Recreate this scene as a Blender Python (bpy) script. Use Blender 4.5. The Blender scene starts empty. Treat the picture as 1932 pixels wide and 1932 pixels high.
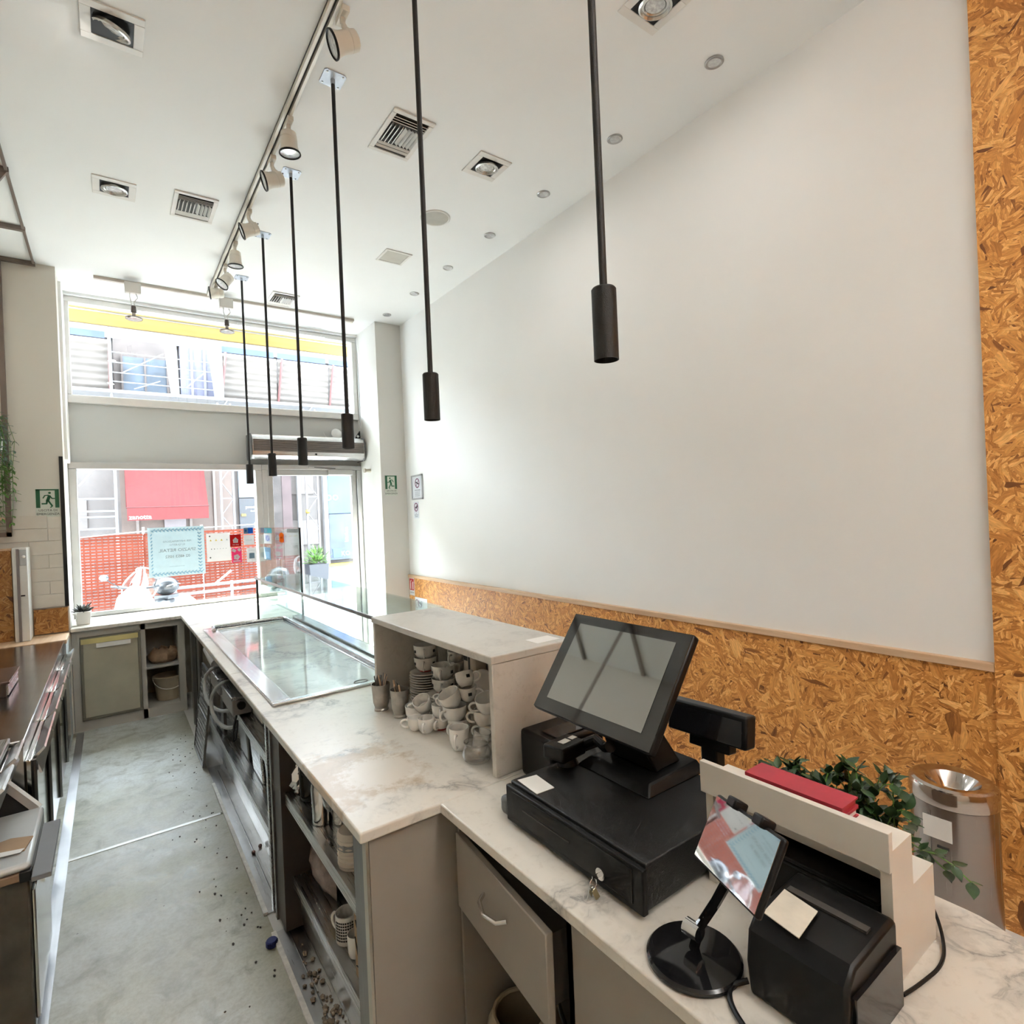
import bpy, bmesh, math, random
from mathutils import Vector, Matrix
random.seed(7)
SC = bpy.context.scene
COL = SC.collection
R = math.radians
# ------------------------------------------------------------------ camera
cam_d = bpy.data.cameras.new('camera'); cam = bpy.data.objects.new('camera', cam_d); COL.objects.link(cam)
FPX, YAW, PITCH, ROLL, EYE = 1057.8, .6227, -.00096, -.04258, 1.72
_c, _s = math.cos, math.sin
_fw = Vector((_s(YAW)*_c(PITCH), _c(YAW)*_c(PITCH), _s(PITCH)))
_r0 = Vector((_c(YAW), -_s(YAW), 0)); _u0 = _r0.cross(_fw)
_rt = _c(ROLL)*_r0 + _s(ROLL)*_u0; _up = -_s(ROLL)*_r0 + _c(ROLL)*_u0
cam.matrix_world = Matrix(((_rt.x,_up.x,-_fw.x,0),(_rt.y,_up.y,-_fw.y,0),(_rt.z,_up.z,-_fw.z,EYE),(0,0,0,1)))
cam_d.sensor_fit = 'HORIZONTAL'; cam_d.sensor_width = 36; cam_d.lens = 36*FPX/1932; cam_d.clip_start = .02; cam_d.clip_end = 200
SC.camera = cam
# ------------------------------------------------------------------ world, sun, exposure
W = bpy.data.worlds.new('world'); SC.world = W; W.use_nodes = True
nt = W.node_tree; nt.nodes.clear()
wo = nt.nodes.new('ShaderNodeOutputWorld'); bg = nt.nodes.new('ShaderNodeBackground')
bg.inputs[0].default_value = (.80, .89, 1, 1); bg.inputs[1].default_value = 16.0
nt.links.new(bg.outputs[0], wo.inputs[0])
sun_d = bpy.data.lights.new('sun', 'SUN'); sun_d.energy = 26; sun_d.angle = R(.6); sun_d.color = (1, .95, .87)
sun = bpy.data.objects.new('sun', sun_d); COL.objects.link(sun)
sun.rotation_euler = Vector((.62, -.40, -.67)).to_track_quat('-Z', 'Y').to_euler()
vs = SC.view_settings
vs.view_transform = 'Standard'; vs.look = 'None'; vs.gamma = 1; vs.use_curve_mapping = False; vs.exposure = 1.0
SC.display_settings.display_device = 'sRGB'
cy = SC.cycles
cy.max_bounces = 8; cy.diffuse_bounces = 5; cy.glossy_bounces = 3; cy.transmission_bounces = 4; cy.transparent_max_bounces = 16
cy.use_adaptive_sampling = True; cy.adaptive_threshold = .045; cy.adaptive_min_samples = 24
cy.sample_clamp_indirect = 12; cy.caustics_reflective = False; cy.caustics_refractive = False; cy.use_denoising = True
# daylight portal over the shop front opening (guides sky sampling only)
SQW = 2.6                 # each recessed square light, watts
UP, DOWN = 38, 3 # added fill lamps behind the camera, watts
po_d = bpy.data.lights.new('shopfront_portal', 'AREA'); po_d.shape = 'RECTANGLE'; po_d.size = 2.8; po_d.size_y = 3.9
po_d.cycles.is_portal = True
po = bpy.data.objects.new('shopfront_portal', po_d); COL.objects.link(po)
po.location = (1.1, 6.95, 2.0); po.rotation_euler = (R(-90), 0, 0)

# ------------------------------------------------------------------ helpers
class M:
    def __init__(s): s.v = []; s.f = []
    def add(s, vs, fs):
        b = len(s.v); s.v += [tuple(p) for p in vs]; s.f += [tuple(b+i for i in f) for f in fs]; return s
    def box(s, x0, y0, z0, x1, y1, z1):
        if x0 > x1: x0, x1 = x1, x0
        if y0 > y1: y0, y1 = y1, y0
        if z0 > z1: z0, z1 = z1, z0
        return s.add([(x0,y0,z0),(x1,y0,z0),(x1,y1,z0),(x0,y1,z0),(x0,y0,z1),(x1,y0,z1),(x1,y1,z1),(x0,y1,z1)],
                     [(3,2,1,0),(4,5,6,7),(0,1,5,4),(1,2,6,5),(2,3,7,6),(3,0,4,7)])
    def hexa(s, b, t):      # bottom quad and top quad, both counter-clockwise from above
        return s.add(list(b)+list(t), [(3,2,1,0),(4,5,6,7),(0,1,5,4),(1,2,6,5),(2,3,7,6),(3,0,4,7)])
    def obox(s, c, size, rot):
        a, b, d = [q/2 for q in size]; c = Vector(c)
        return s.add([c + rot @ Vector((i*a,j*b,k*d)) for k in (-1,1) for (i,j) in ((-1,-1),(1,-1),(1,1),(-1,1))],
                     [(3,2,1,0),(4,5,6,7),(0,1,5,4),(1,2,6,5),(2,3,7,6),(3,0,4,7)])
    def beam(s, p, q, w, h=None):   # square bar between two points
        p, q = Vector(p), Vector(q); d = q-p; L = d.length; rot = d.to_track_quat('X', 'Z').to_matrix()
        return s.obox((p+q)/2, (L, w, h or w), rot)
    def cyl(s, p, q, r0, r1=None, n=16, cap=True):
        p, q = Vector(p), Vector(q); r1 = r0 if r1 is None else r1
        rot = (q-p).to_track_quat('Z', 'Y').to_matrix(); vs = []
        for c, r in ((p,r0),(q,r1)):
            vs += [c + rot @ Vector((r*_c(2*math.pi*i/n), r*_s(2*math.pi*i/n), 0)) for i in range(n)]
        fs = [(i,(i+1)%n,n+(i+1)%n,n+i) for i in range(n)]
        if cap: fs += [tuple(range(n-1,-1,-1)), tuple(range(n,2*n))]
        return s.add(vs, fs)
    def lathe(s, prof, n=24, mat=None, cap0=True, cap1=False):
        vs = []; mat = mat or Matrix.Identity(4)
        for r, z in prof: vs += [mat @ Vector((r*_c(2*math.pi*i/n), r*_s(2*math.pi*i/n), z)) for i in range(n)]
        fs = []
        for k in range(len(prof)-1):
            fs += [(k*n+i, k*n+(i+1)%n, (k+1)*n+(i+1)%n, (k+1)*n+i) for i in range(n)]
        if cap0: fs.append(tuple(range(n-1,-1,-1)))
        if cap1: fs.append(tuple((len(prof)-1)*n+i for i in range(n)))
        return s.add(vs, fs)
    def tube(s, pts, r, n=8, closed=False):
        P = [Vector(p) for p in pts]; k = len(P); vs = []; last = None
        for i, p in enumerate(P):
            if closed: d = P[(i+1)%k]-P[i-1]
            else: d = P[min(i+1,k-1)]-P[max(i-1,0)]
            d.normalize()
            if last is None:
                a = Vector((0,0,1)) if abs(d.z) < .9 else Vector((1,0,0)); u = d.cross(a).normalized()
            else: u = (last - d*last.dot(d)).normalized()
            last = u; w = d.cross(u)
            rr = r[i] if isinstance(r, (list,tuple)) else r
            vs += [p + rr*(_c(2*math.pi*j/n)*u + _s(2*math.pi*j/n)*w) for j in range(n)]
        fs = []
        for i in range(k if closed else k-1):
            a, b = i*n, ((i+1)%k)*n
            fs += [(a+j, a+(j+1)%n, b+(j+1)%n, b+j) for j in range(n)]
        if not closed: fs += [tuple(range(n-1,-1,-1)), tuple((k-1)*n+j for j in range(n))]
        return s.add(vs, fs)
    def prism(s, poly, ax, a, b):   # polygon in the two other axes (in x,y,z order) pushed from a to b
        def pt(p, t): return {'x':(t,p[0],p[1]), 'y':(p[0],t,p[1]), 'z':(p[0],p[1],t)}[ax]
        n = len(poly)
        return s.add([pt(p,a) for p in poly]+[pt(p,b) for p in poly],
                     [tuple(range(n-1,-1,-1)), tuple(range(n,2*n))]+[(i,(i+1)%n,n+(i+1)%n,n+i) for i in range(n)])
    def sphere(s, c, r, n=12, m=8, sc=(1,1,1)):
        vs = [(c[0], c[1], c[2]-r*sc[2])]
        for k in range(1, m):
            t = math.pi*k/m - math.pi/2
            vs += [(c[0]+r*sc[0]*_c(t)*_c(2*math.pi*i/n), c[1]+r*sc[1]*_c(t)*_s(2*math.pi*i/n), c[2]+r*sc[2]*_s(t)) for i in range(n)]
        vs.append((c[0], c[1], c[2]+r*sc[2]))
        fs = [(0, 1+(i+1)%n, 1+i) for i in range(n)]
        for k in range(m-2):
            a, b = 1+k*n, 1+(k+1)*n
            fs += [(a+i, a+(i+1)%n, b+(i+1)%n, b+i) for i in range(n)]
        a = 1+(m-2)*n; fs += [(a+i, a+(i+1)%n, len(vs)-1) for i in range(n)]
        return s.add(vs, fs)
    def build(s, name, mat, parent=None, bevel=0, smooth=35, w=True, seg=2):
        me = bpy.data.meshes.new(name)
        off = Vector((0,0,0))
        if parent is not None:
            if w:
                p = parent
                while p is not None: off += p.location; p = p.parent
        elif s.v:
            xs, ys, zs = zip(*s.v); off = Vector(((min(xs)+max(xs))/2, (min(ys)+max(ys))/2, min(zs)))
        me.from_pydata([tuple(Vector(p)-off) for p in s.v], [], s.f); me.validate(); me.update()
        bm = bmesh.new(); bm.from_mesh(me); bmesh.ops.recalc_face_normals(bm, faces=bm.faces); bm.to_mesh(me); bm.free()
        if smooth:
            me.polygons.foreach_set('use_smooth', [True]*len(me.polygons))
            me.set_sharp_from_angle(angle=R(smooth))
        me.materials.append(mat)
        o = bpy.data.objects.new(name, me); COL.objects.link(o)
        if parent is not None: o.parent = parent
        else: o.location = off
        if bevel:
            md = o.modifiers.new('bevel', 'BEVEL'); md.width = bevel; md.segments = seg; md.limit_method = 'ANGLE'; md.angle_limit = R(40)
            md.harden_normals = False
        return o
def B(*a): return M().box(*a)
def thing(name, label, cat, loc=(0,0,0), group=None, rz=0):
    o = bpy.data.objects.new(name, None); COL.objects.link(o); o.empty_display_size = .05
    o.location = loc; o.rotation_euler = (0,0,rz); o['label'] = label; o['category'] = cat
    if group: o['group'] = group
    return o
def tag(o, label, cat, group=None):
    o['label'] = label; o['category'] = cat
    if group: o['group'] = group
    return o
def struct(o): o['kind'] = 'structure'; return o
def plab(o, label): o['label'] = label; return o
def dup(o, loc=None, rot=None, label=None, parent=None, scale=None):
    c = o.copy(); COL.objects.link(c); c.parent = parent
    for ch in list(o.children): dup(ch, parent=c)
    if loc is not None: c.location = loc
    if rot is not None: c.rotation_euler = rot
    if scale is not None: c.scale = scale
    if label: c['label'] = label
    return c
def text(body, size, mat, parent, loc, rot, name='lettering', ext=.0004, align='CENTER', sx=1, bold=0):
    cu = bpy.data.curves.new(name, 'FONT'); cu.body = body; cu.size = size; cu.extrude = ext; cu.align_x = align; cu.align_y = 'CENTER'; cu.offset = bold
    cu.materials.append(mat); cu.resolution_u = 2
    tmp = bpy.data.objects.new(name, cu); me = bpy.data.meshes.new_from_object(tmp); bpy.data.objects.remove(tmp)
    me.name = name; o = bpy.data.objects.new(name, me); COL.objects.link(o)
    if parent is not None:
        off = Vector((0,0,0)); p = parent
        while p is not None: off += p.location; p = p.parent
        o.parent = parent; o.location = Vector(loc)-off
    else: o.location = loc
    o.rotation_euler = rot; o.scale = (sx, 1, 1)
    return o
FACE_IN = (R(90), 0, 0)            # faces -y (towards the room), reads normally from inside
FACE_OUT = (R(90), 0, R(180))      # faces +y (street), mirrored when seen from inside
FACE_MX = (R(90), 0, R(-90))       # faces -x

# ------------------------------------------------------------------ materials
MATS = {}
class N:
    def __init__(s, name):
        s.m = bpy.data.materials.new(name); s.m.use_nodes = True; s.t = s.m.node_tree; s.t.nodes.clear()
        s.out = s.n('ShaderNodeOutputMaterial')
    def n(s, typ, **kw):
        o = s.t.nodes.new(typ)
        for k, v in kw.items(): setattr(o, k, v)
        return o
    def l(s, a, b): s.t.links.new(a, b)
    def coord(s, kind='Object', scale=(1,1,1), rot=(0,0,0)):
        if kind == 'World':
            g = s.n('ShaderNodeNewGeometry'); src = g.outputs['Position']
        else:
            tc = s.n('ShaderNodeTexCoord'); src = tc.outputs[kind]
        mp = s.n('ShaderNodeMapping'); mp.inputs['Scale'].default_value = scale; mp.inputs['Rotation'].default_value = rot
        s.l(src, mp.inputs[0]); return mp.outputs[0]
    def noise(s, vec, scale, detail=4, rough=.55, dist=0):
        o = s.n('ShaderNodeTexNoise'); o.inputs['Scale'].default_value = scale; o.inputs['Detail'].default_value = detail
        o.inputs['Roughness'].default_value = rough; o.inputs['Distortion'].default_value = dist; s.l(vec, o.inputs['Vector']); return o
    def ramp(s, fac, stops):
        o = s.n('ShaderNodeValToRGB'); e = o.color_ramp.elements
        while len(e) < len(stops): e.new(.5)
        for q, (p, c) in zip(e, stops): q.position = p; q.color = (*c, 1) if len(c) == 3 else c
        s.l(fac, o.inputs[0]); return o.outputs[0]
    def mix(s, fac, a, b, mode='MIX'):
        o = s.n('ShaderNodeMix', data_type='RGBA', blend_type=mode)
        for v, i in ((fac, 0), (a, 6), (b, 7)):
            if isinstance(v, (int,float)): o.inputs[i].default_value = v
            elif isinstance(v, tuple): o.inputs[i].default_value = (*v, 1)
            else: s.l(v, o.inputs[i])
        return o.outputs[2]
    def bsdf(s, col, rough=.5, metal=0, bump=None, bstr=.1, bdist=.01, **kw):
        b = s.n('ShaderNodeBsdfPrincipled')
        if isinstance(col, tuple): b.inputs['Base Color'].default_value = (*col, 1)
        else: s.l(col, b.inputs['Base Color'])
        if isinstance(rough, (int,float)): b.inputs['Roughness'].default_value = rough
        else: s.l(rough, b.inputs['Roughness'])
        b.inputs['Metallic'].default_value = metal
        for k, v in kw.items(): b.inputs[k.replace('_',' ')].default_value = v
        if bump is not None:
            bp = s.n('ShaderNodeBump'); bp.inputs['Strength'].default_value = bstr; bp.inputs['Distance'].default_value = bdist
            s.l(bump, bp.inputs['Height']); s.l(bp.outputs[0], b.inputs['Normal'])
        s.l(b.outputs[0], s.out.inputs[0]); return s.m
def srgb(r, g, b):
    f = lambda c: c/255/12.92 if c <= 10 else ((c/255+.055)/1.055)**2.4
    return (f(r), f(g), f(b))
def pm(name, col, rough=.5, metal=0, var=.06, scale=8, bstr=0, bscale=60, **kw):
    """painted / plastic / metal: base colour with a little mottling and optional fine relief"""
    if name in MATS: return MATS[name]
    k = N(name); v = k.coord('Object'); nz = k.noise(v, scale)
    lo = tuple(c*(1-var) for c in col); hi = tuple(min(1, c*(1+var)) for c in col)
    c = k.ramp(nz.outputs[0], [(.3, lo), (.7, hi)])
    bump = k.noise(v, bscale, 3).outputs[0] if bstr else None
    MATS[name] = k.bsdf(c, rough, metal, bump, bstr, .004, **kw); return MATS[name]
def steel(name, col=(.55,.55,.54), rough=.3, ax=1, grime=.15):
    k = N(name); sc = [220,220,220]; sc[ax] = 3
    st = k.noise(k.coord('Object', tuple(sc)), 1, 2); gr = k.noise(k.coord('Object'), 6, 5)
    c = k.mix(k.ramp(gr.outputs[0], [(.35,(0,0,0)),(.75,(grime,)*3)]), col, tuple(x*.45 for x in col))
    r = k.ramp(st.outputs[0], [(.3,(rough*.9,)*3),(.7,(rough*1.15,)*3)])
    MATS[name] = k.bsdf(c, r, 1); return MATS[name]
def glass(name, tint=(.96,.98,.97), refl=1.0, rough=0.0, ior=1.45):
    k = N(name); tr = k.n('ShaderNodeBsdfTransparent'); tr.inputs[0].default_value = (*tint, 1)
    gl = k.n('ShaderNodeBsdfGlossy'); gl.inputs['Roughness'].default_value = rough
    # Schlick reflectance from |N.V|, the same from both sides of a thin pane
    g = k.n('ShaderNodeNewGeometry'); dt = k.n('ShaderNodeVectorMath', operation='DOT_PRODUCT'); k.l(g.outputs['Normal'], dt.inputs[0]); k.l(g.outputs['Incoming'], dt.inputs[1])
    def mth(op, a, b=None):
        o = k.n('ShaderNodeMath', operation=op)
        for i, v in enumerate((a, b)):
            if v is None: continue
            if isinstance(v, (int,float)): o.inputs[i].default_value = v
            else: k.l(v, o.inputs[i])
        return o.outputs[0]
    f0 = ((ior-1)/(ior+1))**2
    sch = mth('POWER', mth('SUBTRACT', 1.0, mth('ABSOLUTE', dt.outputs['Value'])), 5.0)
    mu = k.n('ShaderNodeMath', operation='MULTIPLY', use_clamp=True); k.l(mth('MULTIPLY_ADD', sch, 1-f0) if False else mth('ADD', mth('MULTIPLY', sch, 1-f0), f0), mu.inputs[0]); mu.inputs[1].default_value = refl
    mx = k.n('ShaderNodeMixShader'); k.l(mu.outputs[0], mx.inputs[0]); k.l(tr.outputs[0], mx.inputs[1]); k.l(gl.outputs[0], mx.inputs[2])
    k.l(mx.outputs[0], k.out.inputs[0]); MATS[name] = k.m; return k.m
def emit(name, col, st):
    k = N(name); e = k.n('ShaderNodeEmission'); e.inputs[0].default_value = (*col,1); e.inputs[1].default_value = st
    k.l(e.outputs[0], k.out.inputs[0]); MATS[name] = k.m; return k.m
def osb(name, plane, dark=1.0):
    """oriented strand board: flakes of random direction; plane = the two axes the board lies in"""
    k = N(name)
    g = k.n('ShaderNodeNewGeometry'); sp = k.n('ShaderNodeSeparateXYZ'); k.l(g.outputs['Position'], sp.inputs[0])
    cb = k.n('ShaderNodeCombineXYZ'); k.l(sp.outputs[plane[0]], cb.inputs[0]); k.l(sp.outputs[plane[1]], cb.inputs[1])
    v0 = cb.outputs[0]
    wob = k.noise(v0, 9, 2); va = k.n('ShaderNodeVectorMath', operation='MULTIPLY_ADD')
    k.l(wob.outputs['Color'], va.inputs[0]); va.inputs[1].default_value = (.03,.03,0); k.l(v0, va.inputs[2])
    def layer(seed, scale, ax, ay, amp):
        mp = k.n('ShaderNodeMapping'); mp.inputs['Location'].default_value = (seed, seed*1.7, 0); k.l(va.outputs[0], mp.inputs[0])
        vo = k.n('ShaderNodeTexVoronoi', voronoi_dimensions='2D'); vo.inputs['Scale'].default_value = scale; k.l(mp.outputs[0], vo.inputs['Vector'])
        sc = k.n('ShaderNodeSeparateColor'); k.l(vo.outputs['Color'], sc.inputs[0])
        an = k.n('ShaderNodeMath', operation='MULTIPLY'); an.inputs[1].default_value = amp; k.l(sc.outputs[0], an.inputs[0])
        vr = k.n('ShaderNodeVectorRotate', rotation_type='Z_AXIS'); k.l(mp.outputs[0], vr.inputs['Vector']); k.l(an.outputs[0], vr.inputs['Angle'])
        m2 = k.n('ShaderNodeMapping'); m2.inputs['Scale'].default_value = (ax, ay, 1); k.l(vr.outputs[0], m2.inputs[0])
        v2 = k.n('ShaderNodeTexVoronoi', voronoi_dimensions='2D'); v2.inputs['Scale'].default_value = 1; k.l(m2.outputs[0], v2.inputs['Vector'])
        s2 = k.n('ShaderNodeSeparateColor'); k.l(v2.outputs['Color'], s2.inputs[0])
        gr = k.noise(m2.outputs[0], 3.2, 3)
        return s2.outputs[0], s2.outputs[1], gr.outputs[0]
    a1, b1, g1 = layer(3.1, 12, 20, 95, 6.28)
    a2, b2, g2 = layer(9.7, 19, 34, 150, 6.28)
    a3, b3, g3 = layer(5.3, 6.5, 8.5, 48, 6.28)
    def fmix(f, a, b):
        o = k.n('ShaderNodeMix', data_type='FLOAT'); k.l(f, o.inputs[0]); k.l(a, o.inputs[2]); k.l(b, o.inputs[3]); return o.outputs[0]
    def gt(a, t):
        o = k.n('ShaderNodeMath', operation='GREATER_THAN'); o.inputs[1].default_value = t; k.l(a, o.inputs[0]); return o.outputs[0]
    s1, s3 = gt(b1, .50), gt(b3, .80)
    val = fmix(s3, fmix(s1, a2, a1), a3)
    class _O: pass
    mixf = _O(); mixf.outputs = [val]; gm = _O(); gm.outputs = [fmix(s3, fmix(s1, g2, g1), g3)]
    d = dark
    stops = [(0,(.13*d,.040*d,.009*d)),(.07,(.36*d,.140*d,.030*d)),(.40,(.50*d,.215*d,.050*d)),(.75,(.62*d,.30*d,.080*d)),(1,(.76*d,.44*d,.16*d))]
    base = k.ramp(val, stops)
    grain = k.ramp(gm.outputs[0], [(.3,(.68,.63,.58)),(.65,(1.06,1.05,1.02))])
    col = k.mix(1.0, base, grain, 'MULTIPLY')
    MATS[name] = k.bsdf(col, .42, 0); return MATS[name]
def marble(name, base=(.72,.69,.635), vein=(.30,.29,.275), stain=0, gloss=.30, spec=.22):
    k = N(name); v = k.coord('World')
    w = k.noise(v, 1.7, 4, .62, .8)
    mp = k.n('ShaderNodeVectorMath', operation='MULTIPLY_ADD'); k.l(w.outputs['Color'], mp.inputs[0]); mp.inputs[1].default_value = (.7,.7,.7); k.l(v, mp.inputs[2])
    n2 = k.noise(mp.outputs[0], 3.1, 7, .6)
    ab = k.n('ShaderNodeMath', operation='SUBTRACT'); ab.inputs[1].default_value = .5; k.l(n2.outputs[0], ab.inputs[0])
    a2 = k.n('ShaderNodeMath', operation='ABSOLUTE'); k.l(ab.outputs[0], a2.inputs[0])
    c = k.ramp(a2.outputs[0], [(0, vein), (.018, tuple(.55*a+.45*b for a,b in zip(base,vein))), (.07, base)])
    cl = k.noise(v, 2.6, 6, .6)
    msk = k.ramp(cl.outputs[0], [(.45,(0,0,0)),(.62,(1,1,1))])
    c = k.mix(msk, base, c)
    big = k.ramp(k.noise(v, 1.1, 5).outputs[0], [(.3,(.86,.85,.83)),(.7,(1.05,1.04,1.02))])
    c = k.mix(1.0, c, big, 'MULTIPLY')
    sp = k.ramp(k.noise(v, 42, 5, .7).outputs[0], [(.28,(.82,.80,.77)),(.45,(1,1,1))]); c = k.mix(.7, c, sp, 'MULTIPLY')
    if stain:
        d = k.n('ShaderNodeVectorMath', operation='DISTANCE'); k.l(v, d.inputs[0]); d.inputs[1].default_value = (.63,1.80,.9)
        ds = k.n('ShaderNodeMath', operation='MULTIPLY_ADD'); k.l(k.noise(v, 13, 5, .6).outputs[0], ds.inputs[0]); ds.inputs[1].default_value = -.33; k.l(d.outputs['Value'], ds.inputs[2])
        m = k.ramp(ds.outputs[0], [(0,(.8,.8,.8)),(.06,(0,0,0))])
        c = k.mix(m, c, (.47,.36,.24))
        d = k.n('ShaderNodeVectorMath', operation='DISTANCE'); k.l(v, d.inputs[0]); d.inputs[1].default_value = (.69,1.76,.9)
        ds = k.n('ShaderNodeMath', operation='MULTIPLY_ADD'); k.l(k.noise(v, 48, 4, .7).outputs[0], ds.inputs[0]); ds.inputs[1].default_value = -.20; k.l(d.outputs['Value'], ds.inputs[2])
        m = k.ramp(ds.outputs[0], [(0,(.55,.55,.55)),(.05,(0,0,0))])
        c = k.mix(m, c, (.80,.77,.72))
    MATS[name] = k.bsdf(c, gloss, 0, Specular_IOR_Level=spec); return MATS[name]
def concrete(name):
    k = N(name); v = k.coord('World')
    big = k.noise(v, 1.3, 5); mid = k.noise(v, 7, 7, .65, .6); fine = k.noise(v, 60, 4, .7)
    c = k.ramp(big.outputs[0], [(.34,(.47,.475,.37)),(.5,(.58,.60,.56)),(.66,(.66,.69,.69))])
    c = k.mix(1, c, k.ramp(mid.outputs[0], [(.25,(.42,.40,.33)),(.5,(.95,.95,.93)),(.8,(1.2,1.22,1.24))]), 'MULTIPLY')
    c = k.mix(.55, c, k.ramp(fine.outputs[0], [(.3,(.7,.7,.66)),(.6,(1.05,1.05,1.05))]), 'MULTIPLY')
    sep = k.n('ShaderNodeSeparateXYZ'); k.l(v, sep.inputs[0])
    # brown grime along the counter foot
    ad = k.n('ShaderNodeMath', operation='MULTIPLY_ADD'); k.l(mid.outputs[0], ad.inputs[0]); ad.inputs[1].default_value = .5; k.l(sep.outputs[0], ad.inputs[2])
    c = k.mix(k.ramp(ad.outputs[0], [(.62,(0,0,0)),(.80,(.65,.65,.65))]), c, (.22,.185,.09))
    vo = k.n('ShaderNodeTexVoronoi'); vo.inputs['Scale'].default_value = 15; vo.inputs['Randomness'].default_value = 1; k.l(v, vo.inputs['Vector'])
    thr = k.noise(v, 2.1, 2)
    c = k.mix(k.ramp(vo.outputs['Distance'], [(.045,(.9,.9,.9)),(.075,(0,0,0))]), c, k.mix(k.ramp(thr.outputs[0], [(.5,(0,0,0)),(.56,(1,1,1))]), c, (.05,.045,.04)))
    MATS[name] = k.bsdf(c, k.ramp(mid.outputs[0], [(.3,(.32,)*3),(.7,(.55,)*3)]), 0, mid.outputs[0], .25, .004); return MATS[name]
def wood(name, a, b, ax=1, rough=.5):
    k = N(name); sc = [30,30,30]; sc[ax] = 2.2
    nz = k.noise(k.coord('Object', tuple(sc)), 1, 5, .6, .4)
    MATS[name] = k.bsdf(k.ramp(nz.outputs[0], [(.3,a),(.7,b)]), rough, 0, nz.outputs[0], .12, .002); return MATS[name]
def wall_paint(name, col, bstr=.12):
    k = N(name); v = k.coord('World'); nz = k.noise(v, .9, 3)
    c = k.ramp(nz.outputs[0], [(.3, tuple(x*.97 for x in col)), (.7, tuple(min(1,x*1.02) for x in col))])
    MATS[name] = k.bsdf(c, .75, 0); return MATS[name]

WHITE = wall_paint('white_wall_paint', (.84,.835,.815)); CEIL = wall_paint('ceiling_paint', (.84,.845,.83), .05)
CREAM = wall_paint('cream_wall_paint', (.70,.67,.60)); GREYP = wall_paint('grey_panel_paint', (.58,.585,.565), .03)
PILG = wall_paint('pillar_grey_paint', (.66,.65,.61))
CONC = concrete('worn_concrete'); STEEL = steel('brushed_steel', rough=.28); STEELX = steel('brushed_steel_x', rough=.3, ax=0)
DSTEEL = steel('dark_steel', (.25,.245,.235), .34, 2, .4); CHROME = pm('chrome', (.78,.78,.78), .12, 1, .02)
ALU = pm('grey_aluminium_frame', (.50,.50,.49), .42, .35, .04); ALUL = pm('light_aluminium', (.70,.69,.66), .4, .3, .04)
MARB = marble('white_marble', stain=1); MARBP = marble('marble_plate', (.60,.64,.64), (.36,.40,.41), 0, .08, .6); MARBD = marble('marble_box', (.60,.575,.53), (.42,.40,.37))
OSBR = osb('osb_side_wall', (1,2), 1.25); OSBF = osb('osb_front', (0,2), .75)
BLACK = pm('black_plastic', (.007,.007,.007), .42, 0, .2, 20, Specular_IOR_Level=.3); BLACKM = pm('black_powder_coat', (.008,.007,.006), .55, 0, .2, 20, .3, 400)
BLACKG = pm('black_gloss', (.010,.010,.011), .07, 0, .1); RUBBER = pm('black_rubber', (.02,.02,.02), .7)
PORC = pm('white_porcelain', (.78,.76,.72), .12, 0, .02); WPLAST = pm('white_plastic', (.72,.70,.66), .35, 0, .03)
LAMPW = pm('spot_cream_enamel', (.70,.66,.58), .35, 0, .03); PAPER = pm('white_paper', (.80,.79,.76), .7, 0, .03)
CABIN = pm('warm_grey_laminate', (.30,.265,.225), .5, 0, .05, 5); CABD = pm('dark_recess', (.05,.045,.04), .6)
RAILW = wood('light_pine', (.52,.33,.19), (.70,.50,.33)); GREENS = pm('sign_green', srgb(24,96,60), .4); REDS = pm('sign_red', srgb(190,20,30), .4)
INK = pm('black_ink', (.03,.03,.03), .6); GINK = pm('grey_ink', (.25,.27,.28), .6)
PANE = glass('window_glass', (.95,.97,.965), .8); SHOWG = glass('showcase_glass', (.90,.965,.95), 1.0); CLEARG = glass('clear_drinking_glass', (.985,.985,.98), 3.0)
LEAFD = pm('dark_leaf', (.025,.06,.018), .4, 0, .5, 30); LEAFL = pm('light_leaf', (.10,.22,.04), .45, 0, .5, 30)
# ================================================================== THE SETTING
XR, CZ, YP, YW = 2.84, 3.95, 6.05, 6.72      # right wall, ceiling, pillar face, shop front plane
XL, YB = -1.05, -3.4
TILEF = pm('pale_floor_tile', (.62,.61,.58), .35, 0, .05, 3)
fl = struct(B(.50, YB, -.12, XR, 7.0, 0).build('floor', TILEF))
for (y0, y1) in ((YB, 3.745), (3.770, 7.0)):
    B(XL, y0, -.12, .50, y1, 0).build('concrete_slab', CONC, fl)
STRIP = steel('worn_white_strip', (.72,.71,.69), .45, 1, .3)
B(-.24, 3.745, -.11, .475, 3.770, .003).build('joint_strip', pm('joint_metal', (.66,.66,.63), .4, .3), fl)
B(-.285, 2.4, -.11, -.235, 6.02, .004).build('edge_strip', steel('kick_strip', (.45,.45,.46), .4, 1, .3), fl)
ce = struct(B(XL, YB, CZ, XR, 6.9, CZ+.15).build('ceiling', CEIL))
wr = struct(B(XR, YB, 0, XR+.2, 6.95, CZ).build('wall_right', WHITE))
for (y0, y1) in ((.70, 2.30), (2.302, 4.10), (4.102, 6.045)):
    B(XR-.022, y0, 0, XR, y1, 1.005).build('osb_board', OSBR, wr)
B(XR-.04, -2.2, 0, XR, .698, CZ).build('osb_board', OSBR, wr)
B(XR-.04, YB, 0, XR, -2.202, CZ).build('osb_board', OSBR, wr)
struct(B(XR-.034, .70, 1.005, XR, 6.045, 1.038).build('trim_1', RAILW, None, .003))
struct(B(XL-.2, YB, 0, XL, 6.95, CZ).build('wall_left', CREAM))
struct(B(XL-.2, YB-.2, 0, XR+.2, YB, CZ).build('wall_back', OSBF))
wf = struct(B(XL, YP, 0, -.30, 6.95, CZ).build('wall_front', CREAM))
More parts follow.
